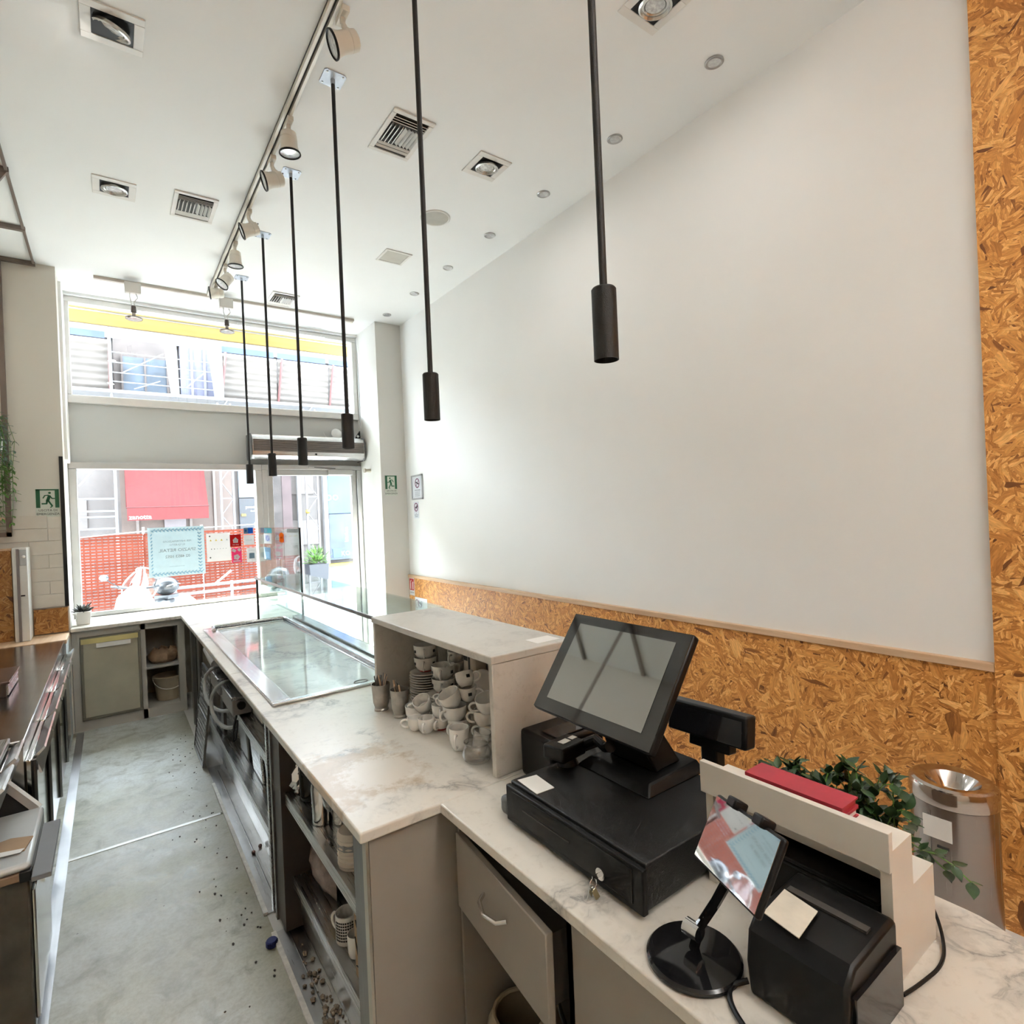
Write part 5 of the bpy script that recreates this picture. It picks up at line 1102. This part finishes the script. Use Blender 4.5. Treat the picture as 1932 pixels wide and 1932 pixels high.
s5 = sheet('code_notice', 'white notice with a blue square low at the right of the shop window', 'notice', 1.212, 1.310, 1.285, 1.442, WST, 6.7142); B(1.236,yi-.0006,1.325,1.290,yi,1.385).build('blue_square', GBL, s5); text('SCAN ME', .014, GINK, s5, (1.262, yi, 1.412), FACE_OUT)
# sheets on the glass screen: reflections painted as stickers, and a card roundel
def gsheet(name, label, cat, y0, y1, z0, z1, mat):
    t = thing(name, label, cat, (1.3215,(y0+y1)/2,z0)); B(1.3207,y0,z0,1.3215,y1,z1).build('sheet', mat, t); return t
g1 = gsheet('visa_reflection', 'reflection of a white VISA payment sticker, built as a sheet on the glass screen', 'sticker', 6.02, 6.36, 1.495, 1.600, WST); text('VISA', .085, pm('visa_blue', (.03,.06,.25), .5), g1, (1.3203, 6.19, 1.548), FACE_MX, sx=1.2, bold=.002)
g2 = gsheet('teal_card_reflection', 'reflection of a teal payment sticker above the VISA one, built as a sheet on the glass screen', 'sticker', 6.0, 6.32, 1.605, 1.655, transl('reflection_teal', (.10,.30,.34), .5)); B(1.3201,6.2,1.612,1.3206,6.28,1.648).build('square', GBL, g2)
g3 = gsheet('pale_notice_reflection', 'reflection of a pale grey blue notice below the VISA one, built as a sheet on the glass screen', 'notice', 6.08, 6.38, 1.33, 1.455, GBL); B(1.3201,6.13,1.345,1.3206,6.31,1.41).build('blue_square', transl('square_blue', (.25,.38,.5), .5), g3)
g4 = gsheet('name_reflection', 'reflected cream lettering built as a strip along the top of the glass screen', 'sticker', 5.02, 5.40, 1.615, 1.648, WST); text('zanotta', .034, GINK, g4, (1.3203, 5.2, 1.632), FACE_MX, sx=2.2)
ORG = transl('sticker_orange', (.85,.18,.02), .5)
g5 = gsheet('orange_roundel', 'orange and red card roundel sticker on the glass screen', 'sticker', 5.52, 5.70, 1.52, 1.60, REDS)
for z in (1.585, 1.545): M().lathe([(.0,0),(.028,0)], 20, Matrix.Translation((1.3202,5.61,z)) @ Matrix.Diagonal((1,3,1,1)) @ Matrix.Rotation(R(-90),4,'Y'), False).build('disc', ORG, g5)
SPAPER = pm('street_white', (.30,.30,.30), .7)
# street base colours are darkened by one factor to hold back the strong daylight
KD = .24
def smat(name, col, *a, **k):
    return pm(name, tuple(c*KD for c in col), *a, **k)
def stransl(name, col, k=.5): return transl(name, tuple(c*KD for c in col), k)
# ================================================================== STREET
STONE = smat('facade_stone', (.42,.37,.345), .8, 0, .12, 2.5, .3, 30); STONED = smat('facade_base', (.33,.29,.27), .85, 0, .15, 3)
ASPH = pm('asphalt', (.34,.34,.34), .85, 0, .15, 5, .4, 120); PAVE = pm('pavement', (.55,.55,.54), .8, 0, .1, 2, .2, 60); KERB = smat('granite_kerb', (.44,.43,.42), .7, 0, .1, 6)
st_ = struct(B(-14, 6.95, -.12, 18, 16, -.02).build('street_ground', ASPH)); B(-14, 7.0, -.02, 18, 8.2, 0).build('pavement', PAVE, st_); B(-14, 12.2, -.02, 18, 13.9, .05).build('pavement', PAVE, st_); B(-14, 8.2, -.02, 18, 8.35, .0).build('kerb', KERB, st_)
fa = struct(B(-14, 14.12, 0, 18, 15, 6.05).build('street_facade', STONED))
rs = random.Random(21)
for r in range(6):
    z0 = .5+.62*r; x = -2.2 + (.5 if r % 2 else 0)
    while x < 6.4:
        w = rs.uniform(.85,1.15)
        if not (x+w > .15 and x < 2.95 and z0 < 3.2) and not (x+w > 4.3 and x < 5.6 and z0 < 3.0):
            B(x, 14.12-rs.uniform(.03,.05), z0, x+w-.015, 14.12, z0+.605).build('stone_block', STONE, fa, .008)
        x += w
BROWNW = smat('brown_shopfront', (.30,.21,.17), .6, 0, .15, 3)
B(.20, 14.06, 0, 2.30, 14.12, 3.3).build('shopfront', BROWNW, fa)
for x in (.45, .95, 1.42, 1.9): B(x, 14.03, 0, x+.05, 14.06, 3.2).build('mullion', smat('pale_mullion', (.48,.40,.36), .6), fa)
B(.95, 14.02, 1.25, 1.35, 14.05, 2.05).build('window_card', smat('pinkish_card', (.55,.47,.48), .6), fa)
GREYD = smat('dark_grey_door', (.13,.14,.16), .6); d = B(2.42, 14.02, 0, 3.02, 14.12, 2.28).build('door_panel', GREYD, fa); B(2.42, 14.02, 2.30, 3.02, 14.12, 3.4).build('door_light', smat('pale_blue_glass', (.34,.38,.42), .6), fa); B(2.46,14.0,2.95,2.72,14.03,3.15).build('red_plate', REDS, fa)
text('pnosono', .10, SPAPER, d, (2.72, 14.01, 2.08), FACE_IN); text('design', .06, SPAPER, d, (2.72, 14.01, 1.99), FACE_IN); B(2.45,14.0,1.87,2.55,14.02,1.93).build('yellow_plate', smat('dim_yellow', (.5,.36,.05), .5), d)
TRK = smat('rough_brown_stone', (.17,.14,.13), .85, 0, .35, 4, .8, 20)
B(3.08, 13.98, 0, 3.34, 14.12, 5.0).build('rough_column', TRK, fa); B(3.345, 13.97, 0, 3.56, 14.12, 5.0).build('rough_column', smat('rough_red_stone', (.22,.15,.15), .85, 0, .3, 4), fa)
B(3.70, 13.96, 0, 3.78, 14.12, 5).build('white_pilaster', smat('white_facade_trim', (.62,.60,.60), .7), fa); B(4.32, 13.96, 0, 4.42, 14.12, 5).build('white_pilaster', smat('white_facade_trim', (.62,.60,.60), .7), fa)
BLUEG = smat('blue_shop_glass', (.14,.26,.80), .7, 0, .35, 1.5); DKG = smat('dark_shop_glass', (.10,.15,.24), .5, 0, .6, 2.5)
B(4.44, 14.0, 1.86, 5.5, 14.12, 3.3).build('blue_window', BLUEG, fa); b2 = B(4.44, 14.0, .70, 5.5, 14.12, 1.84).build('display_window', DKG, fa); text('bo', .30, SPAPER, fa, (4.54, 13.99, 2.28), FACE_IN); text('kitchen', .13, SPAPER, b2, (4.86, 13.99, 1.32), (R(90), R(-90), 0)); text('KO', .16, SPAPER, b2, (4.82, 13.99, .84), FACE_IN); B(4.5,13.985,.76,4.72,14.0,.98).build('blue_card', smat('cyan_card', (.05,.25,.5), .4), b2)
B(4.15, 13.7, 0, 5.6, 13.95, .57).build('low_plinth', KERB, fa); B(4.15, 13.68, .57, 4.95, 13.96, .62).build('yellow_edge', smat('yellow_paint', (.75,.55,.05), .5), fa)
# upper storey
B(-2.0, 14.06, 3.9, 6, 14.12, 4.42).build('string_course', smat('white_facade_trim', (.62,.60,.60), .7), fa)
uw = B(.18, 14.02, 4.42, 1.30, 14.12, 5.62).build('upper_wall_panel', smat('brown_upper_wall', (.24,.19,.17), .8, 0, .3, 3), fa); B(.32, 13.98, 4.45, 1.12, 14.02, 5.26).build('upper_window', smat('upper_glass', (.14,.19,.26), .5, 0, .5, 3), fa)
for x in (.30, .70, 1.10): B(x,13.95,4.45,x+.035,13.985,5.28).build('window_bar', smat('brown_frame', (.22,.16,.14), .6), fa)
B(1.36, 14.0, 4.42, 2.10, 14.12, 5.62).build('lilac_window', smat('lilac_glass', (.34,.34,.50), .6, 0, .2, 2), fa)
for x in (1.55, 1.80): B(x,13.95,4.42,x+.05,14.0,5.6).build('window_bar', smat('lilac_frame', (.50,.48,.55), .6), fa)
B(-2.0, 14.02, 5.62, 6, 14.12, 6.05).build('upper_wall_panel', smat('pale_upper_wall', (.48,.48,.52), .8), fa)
BLUES = smat('blue_net', (.09,.15,.34), .7, 0, .2, 4)
# scaffold ----------------------------------------------------------
POLE = smat('galvanised_pole', (.58,.58,.60), .6, .1); REDP = smat('red_post', (.30,.07,.06), .6)
sf = thing('scaffold', 'galvanised scaffold of poles and rails in front of the facade opposite', 'scaffold', (.5, 13.4, .05))
for x in (.12, -1.9): M().cyl((x,13.4,.05),(x,13.4,6.0), .026, n=8).build('pole', POLE, sf)
for z in (1.72, 1.95, 2.06, 2.30): M().cyl((-1.9,13.42,z),(.12,13.42,z), .020, n=8).build('rail', POLE, sf)
M().cyl((-.45,13.45,2.55),(.10,13.45,3.3), .016, n=8).build('brace', POLE, sf)
for z in (4.62, 4.80, 5.0, 5.2): M().cyl((.15,13.5,z),(2.0,13.5,z-.02), .012, n=8).build('guard_rail', POLE, sf)
for (a, b) in (((.33,4.82),(1.02,5.27)), ((.50,4.50),(.95,4.70)), ((1.40,4.60),(1.75,4.95))): M().cyl((a[0],13.52,a[1]),(b[0],13.52,b[1]), .012, n=8).build('brace', POLE, sf)
B(-1.9, 13.3, 4.36, 5.5, 13.9, 4.42).build('deck', smat('white_deck', (.66,.66,.66), .7), sf)
for i, (x0, x1, n) in enumerate(((-1.9,.10,'left of the upper window'), (2.10,3.24,'right of the white tarpaulins'), (3.27,4.42,'in the middle of the right row'), (4.45,5.6,'at the right end of the row'))):
    t = thing('corrugated_sheet', 'brown grey corrugated scaffold sheet ' + n, 'corrugated sheet', ((x0+x1)/2, 13.6, 4.43), 'corrugated scaffold sheets')
    pts = []; K = 36
    for j in range(K+1):
        z = 4.45+.94*j/K; y = 13.62-.10*j/K+.012*math.sin(j/K*math.pi*14); pts.append((y, z))
    m = M(); vs = []; 
    for (y, z) in pts: vs += [(x0,y,z),(x1,y,z)]
    m.add(vs, [(2*j,2*j+1,2*j+3,2*j+2) for j in range(K)]); vs2 = [(x,y+.006,z) for x,y,z in vs]; m.add(vs2, [(2*j,2*j+2,2*j+3,2*j+1) for j in range(K)])
    m.build('sheet', smat('weathered_sheet', (.27,.225,.19), .7, 0, .25, 3), t, smooth=60)
    M().beam((x0-.01 if x0 > 0 else x1, 13.58, 4.45),(x0+.08 if x0 > 0 else x1+.01, 13.46, 5.45), .035).build('red_post', REDP, t)
    B(x0, 13.55, 5.47, x1-.05, 13.57, 5.60).build('blue_net', BLUES, t)
    B(x0, 13.56, 5.40, x1, 13.60, 5.45).build('white_batten', SPAPER, t)
TARP = stransl('white_tarpaulin', (.80,.82,.84), .4)
for (x0, x1, xb0, xb1, n) in ((1.0,1.24,1.12,1.27,'left'), (1.80,2.08,1.92,2.10,'right')):
    t = thing('white_tarpaulin', 'white tarpaulin strip hanging on the scaffold, the ' + n + ' one', 'tarpaulin', ((x0+x1)/2, 13.35, 4.3))
    vs = []; n_ = 10
    for j in range(n_+1):
        q = j/n_; a0 = x0+(xb0-x0)*q; a1 = x1+(xb1-x1)*q
        for i in range(7): vs.append((a0+(a1-a0)*i/6, 13.35+.02*math.sin(i*1.6+q*3), 5.70-1.36*q))
    m = M(); m.add(vs, [(7*j+i,7*j+i+1,7*j+7+i+1,7*j+7+i) for j in range(n_) for i in range(6)]); m.build('cloth', TARP, t, smooth=80); M().cyl((x0,13.36,5.7),(x1,13.36,5.7), .012, n=8).build('batten', POLE, t)
def truss(x0, x1, label, y=13.3):
    t = thing('lattice_tower', label, 'lattice tower', ((x0+x1)/2, y, .05)); g = smat('lattice_grey', (.34,.31,.31), .6, .2)
    for x in (x0, x1): M().beam((x,y,.05),(x,y,4.3), .045).build('chord', g, t)
    z = .1; k = 0
    while z < 4.1:
        M().beam((x0 if k % 2 else x1, y, z),(x1 if k % 2 else x0, y, z+.36), .022).build('diagonal', g, t)
        if k % 3 == 0: M().beam((x0,y,z),(x1,y,z), .025).build('strut', g, t)
        z += .36; k += 1
    return t
truss(1.95, 2.19, 'lattice scaffold tower beside the red awning'); truss(3.72, 3.98, 'lattice scaffold tower seen through the glass door')
o = M().sphere((3.72,13.26,1.92), .05, 12, 8).build('warning_lamp', smat('amber_lamp', (.8,.5,.05), .3)); 
tw = thing('site_warning_lamp', 'small amber warning lamp on the lattice tower behind the door', 'lamp', (3.72, 13.25, 1.87)); o.parent = tw; o.location = (0,0,.0); o.name = 'amber_dome'; B(3.70,13.22,1.83,3.74,13.25,1.87).build('bracket', POLE, tw)
# red awning opposite ------------------------------------------------
ra = thing('red_awning', 'red shop awning across the street with white lettering', 'awning', (1.0, 13.7, 1.85))
REDA = stransl('awning_red', (.66,.20,.20), .35)  # paler than the cloth: daylight glare is mixed into the red
m = M(); m.hexa([(.285,13.3,2.11),(1.70,13.3,2.11),(1.70,14.1,3.45),(.285,14.1,3.45)], [(.285,13.3,2.125),(1.70,13.3,2.125),(1.70,14.1,3.465),(.285,14.1,3.465)]); m.build('canopy', REDA, ra)
m = M(); m.add([(.285,13.31,2.12),(.285,14.1,3.45),(.285,14.1,2.12)], [(0,1,2)]); m.add([(1.70,13.31,2.12),(1.70,14.1,3.45),(1.70,14.1,2.12)], [(0,1,2)]); m.build('side_cheek', REDA, ra)
va_ = B(.285,13.285,1.855,1.70,13.30,2.115).build('valance', REDA, ra); text('zanotta', .125, SPAPER, va_, (.50, 13.283, 1.920), FACE_IN, sx=1.0, bold=.002, ext=.001); M().cyl((.27,13.29,2.115),(1.715,13.29,2.115), .012, n=8).build('front_bar', smat('dark_red_bar', (.25,.03,.03), .5), ra)
# orange site fence ----------------------------------------------------
ORF = stransl('orange_net', (.72,.20,.13), .45)  # orange washed out in the colour to carry the outdoor glare
of = thing('orange_site_fence', 'orange plastic mesh site fence along the street', 'fence', (.8, 10.5, -.02))
for (x0, x1) in ((-1.6,-.42),(-.41,.42),(.43,1.22),(1.24,2.05)):
    m = M(); top = 1.60 if x0 < .43 else 1.62
    for j in range(34):
        z = .05+.0465*j
        if z > top: break
        yy = 10.5+.008*math.sin(j*.7+x0*5); m.box(x0,yy,z,x1,yy+.004,z+.034)
    for i in range(int((x1-x0)/.075)+1): m.box(x0+.075*i,10.498,.05,x0+.075*i+.020,10.503,top)
    m.build('mesh_panel', ORF, of)
for x in (-1.6,-.415,.425,1.23,2.06): M().cyl((x,10.52,-.02),(x,10.52,1.72), .018, n=8).build('post', smat('white_post', (.70,.70,.70), .5), of)
M().tube([(-1.6,10.48,1.66),(-.415,10.48,1.60),(.42,10.48,1.655),(1.23,10.48,1.67),(2.06,10.48,1.69)], .010, 6).build('top_rope', smat('white_post', (.70,.70,.70), .5), of)
br = thing('street_barrier', 'low grey and white pipe barrier on the road in front of the fence', 'barrier', (1.4, 9.6, -.02))
for z in (.50, .70, .80): M().cyl((.75,9.6,z),(2.3,9.6,z+.02), .022, n=8).build('rail', smat('pale_lilac_metal', (.55,.53,.58), .5, .2), br)
for x in (.75,1.5,2.3): M().cyl((x,9.6,-.02),(x,9.6,.84), .022, n=8).build('post', smat('pale_lilac_metal', (.55,.53,.58), .5, .2), br)
M().beam((1.25,9.56,.80),(1.50,9.56,1.0), .03).build('loose_board', smat('pinkish_card', (.55,.47,.48), .6), br)
# scooter -------------------------------------------------------------
sk = thing('parked_scooter', 'white scooter with clear windscreen and dark top box parked outside', 'scooter', (.206, 8.52, -.02), None, R(50))
SW = smat('scooter_white', (.80,.80,.80), .25); SD = smat('scooter_dark', (.07,.085,.10), .25); y = 0
for x in (-.12, .98):
    M().lathe([(.15,-.05),(.20,-.045),(.225,0),(.20,.045),(.15,.05),(.15,-.05)], 26, Matrix.Translation((x,y,.225)) @ Matrix.Rotation(R(90),4,'X'), False).build('tyre', RUBBER, sk, w=False); M().lathe([(.0,-.02),(.15,-.03),(.15,.03),(.0,.02)], 20, Matrix.Translation((x,y,.225)) @ Matrix.Rotation(R(90),4,'X')).build('wheel_hub', POLE, sk, w=False)
m = M(); m.tube([(-.12,y,.42),(-.05,y,.62),(.05,y,.82),(.10,y,.98)], [.08,.19,.21,.10], 12); m.build('front_shield', SW, sk, w=False)
m = M(); m.tube([(-.30,y,.40),(-.15,y,.47),(.0,y,.43)], [.02,.07,.05], 10); m.build('front_mudguard', SW, sk, w=False)
m = M(); m.hexa([(.05,y-.14,.26),(.55,y-.14,.26),(.55,y+.14,.26),(.05,y+.14,.26)], [(.02,y-.15,.34),(.55,y-.15,.34),(.55,y+.15,.34),(.02,y+.15,.34)]); m.build('floorboard', SW, sk, .02, w=False)
m = M(); m.tube([(.45,y,.40),(.65,y,.55),(.95,y,.62),(1.15,y,.62)], [.10,.17,.17,.06], 12); m.build('rear_body', SW, sk, w=False)
m = M(); m.tube([(.30,y,.66),(.45,y,.69),(.60,y,.70),(.75,y,.70)], [.03,.09,.09,.04], 10); m.build('saddle', SD, sk, w=False)
M().tube([(.05,y-.33,1.0),(.09,y-.2,.98),(.10,y,.96),(.09,y+.2,.98),(.05,y+.33,1.0)], .016, 8).build('handlebar', SD, sk, w=False)
for s in (-1,1):
    M().tube([(.08,y+s*.22,.98),(.02,y+s*.30,1.05),(-.01,y+s*.34,1.10)], .006, 6).build('mirror_stem', SD, sk, w=False); M().sphere((-.02,y+s*.36,1.12), .06, 12, 8, (.5,1.1,.7)).build('mirror', smat('mirror_grey', (.30,.33,.37), .2, .3), sk, w=False)
m = M(); vs = []; nv = 8; 
for j in range(nv+1):
    t_ = j/nv; wv = .20+.06*math.sin(t_*math.pi)-.08*t_*t_
    for i in range(9): a = -1+2*i/8; vs.append((.02+.14*t_+.06*a*a, y+a*wv, .86+.36*t_-.05*abs(a)**3*t_))
m.add(vs, [(9*j+i,9*j+i+1,9*j+9+i+1,9*j+9+i) for j in range(nv) for i in range(8)]); m.build('windscreen', glass('windscreen_plastic', (.92,.93,.94), 1.5), sk, w=False)
edge = [vs[9*j] for j in range(nv+1)]+[vs[9*nv+i] for i in range(1,9)]+[vs[9*j+8] for j in range(nv-1,-1,-1)]; M().tube(edge, .010, 6).build('windscreen_rim', SW, sk, w=False)
M().sphere((.60,y,.93), .145, 16, 10, (1.0,1.15,.85)).build('top_box', SD, sk, w=False); m = M(); m.tube([(.46,y-.12,.94),(.60,y-.168,.96),(.72,y-.12,.94)], .008, 6); m.build('top_box_trim', POLE, sk, w=False); M().sphere((.02,y,.74), .07, 12, 8, (.6,1,1)).build('headlamp', smat('lamp_lens2', (.6,.62,.64), .1), sk, w=False); B(.50,y-.10,.76,.72,y+.10,.81).build('rack', SD, sk, w=False)
# planter opposite -----------------------------------------------------
pt_ = thing('street_planter', 'green bush in a dark square planter seen through the glass door', 'planter', (3.93, 13.1, .05))
m = M(); m.hexa([(3.62,12.85,.05),(3.98,12.85,.05),(3.98,13.15,.05),(3.62,13.15,.05)], [(3.58,12.80,.72),(4.02,12.80,.72),(4.02,13.18,.72),(3.58,13.18,.72)]); m.build('box', smat('slate_planter', (.10,.11,.13), .5), pt_, .01)
BL = [leaf_mesh('leaf', .11, .05, LEAFL), leaf_mesh('leaf', .10, .045, smat('bush_leaf', (.16,.30,.07), .5, 0, .4, 10))]
for i in range(230):
    a = rs.uniform(0,6.28); el = rs.uniform(-.2,1.4); rr_ = rs.uniform(.05,.30); p = Vector((3.80+rr_*1.0*_c(a)*_c(el), 12.98+rr_*.8*_s(a)*_c(el), .72+rr_*1.25*abs(_s(el))))
    o = bpy.data.objects.new('leaf', BL[i%2]); COL.objects.link(o); o.parent = pt_; o.location = p-pt_.location; o.rotation_mode = 'QUATERNION'; o.rotation_quaternion = Vector((_c(a)*_c(el),_s(a)*_c(el),_s(el)+.3)).to_track_quat('X','Z')
# the shop's own awning --------------------------------------------------
ya = thing('yellow_awning', 'yellow fabric awning over the shop front outside the transom window', 'awning', (1.1, 7.3, 3.93))
YELA = transl('awning_yellow', (.34,.26,.13), .6); YELV = transl('awning_yellow_valance', (.42,.35,.20), .6)
m = M(); m.hexa([(-.9,6.97,4.34),(3.2,6.97,4.34),(3.2,7.55,4.10),(-.9,7.55,4.10)], [(-.9,6.97,4.346),(3.2,6.97,4.346),(3.2,7.55,4.106),(-.9,7.55,4.106)]); m.build('canopy', YELA, ya)
B(-.9,7.55,3.945,3.2,7.556,4.10).build('valance', YELV, ya); M().cyl((-.9,7.55,4.10),(3.2,7.55,4.10), .014, n=8).build('front_bar', pm('grey_metal', (.4,.4,.4), .4, .6), ya); M().cyl((-.9,7.553,3.945),(3.2,7.553,3.945), .006, n=6).build('hem_cord', pm('dark_hem', (.2,.18,.15), .7), ya)
# house front above the shop, carries the awning
B(-6, 6.95, 3.95, 8, 7.0, 8).build('wall_outside', STONE).__setitem__('kind', 'structure')

# ================================================================== ADDED FILL LAMPS BEHIND THE CAMERA, SHAPED AS PENDANTS
def rear_fill_lamp(x, y, label, up, down):
    t = thing('rear_fill_pendant', label, 'pendant lamp', (x, y, 3.45))
    B(x-.05,y-.75,3.45,x+.05,y+.75,3.50).build('housing', WPLAST, t, .004)
    for s in (-.6,.6): M().cyl((x,y+s,3.50),(x,y+s,CZ), .003, n=6).build('suspension', ALU, t)
    for (nm, zz, rx, pw) in (('uplight', 3.515, 180, up), ('downlight', 3.435, 0, down)):
        L = bpy.data.lights.new(nm, 'AREA'); L.shape = 'RECTANGLE'; L.size = .08; L.size_y = 1.45; L.energy = pw; L.color = (1,.975,.94)
        o = bpy.data.objects.new(nm, L); COL.objects.link(o); o.parent = t; o.location = (0,0,zz-3.45); o.rotation_euler = (R(rx),0,0)
rear_fill_lamp(.9, -.95, 'added fill lamp shaped as a linear pendant behind the camera, nearer one', UP, DOWN); rear_fill_lamp(.9, -2.55, 'added fill lamp shaped as a linear pendant behind the camera, farther one', UP, DOWN)
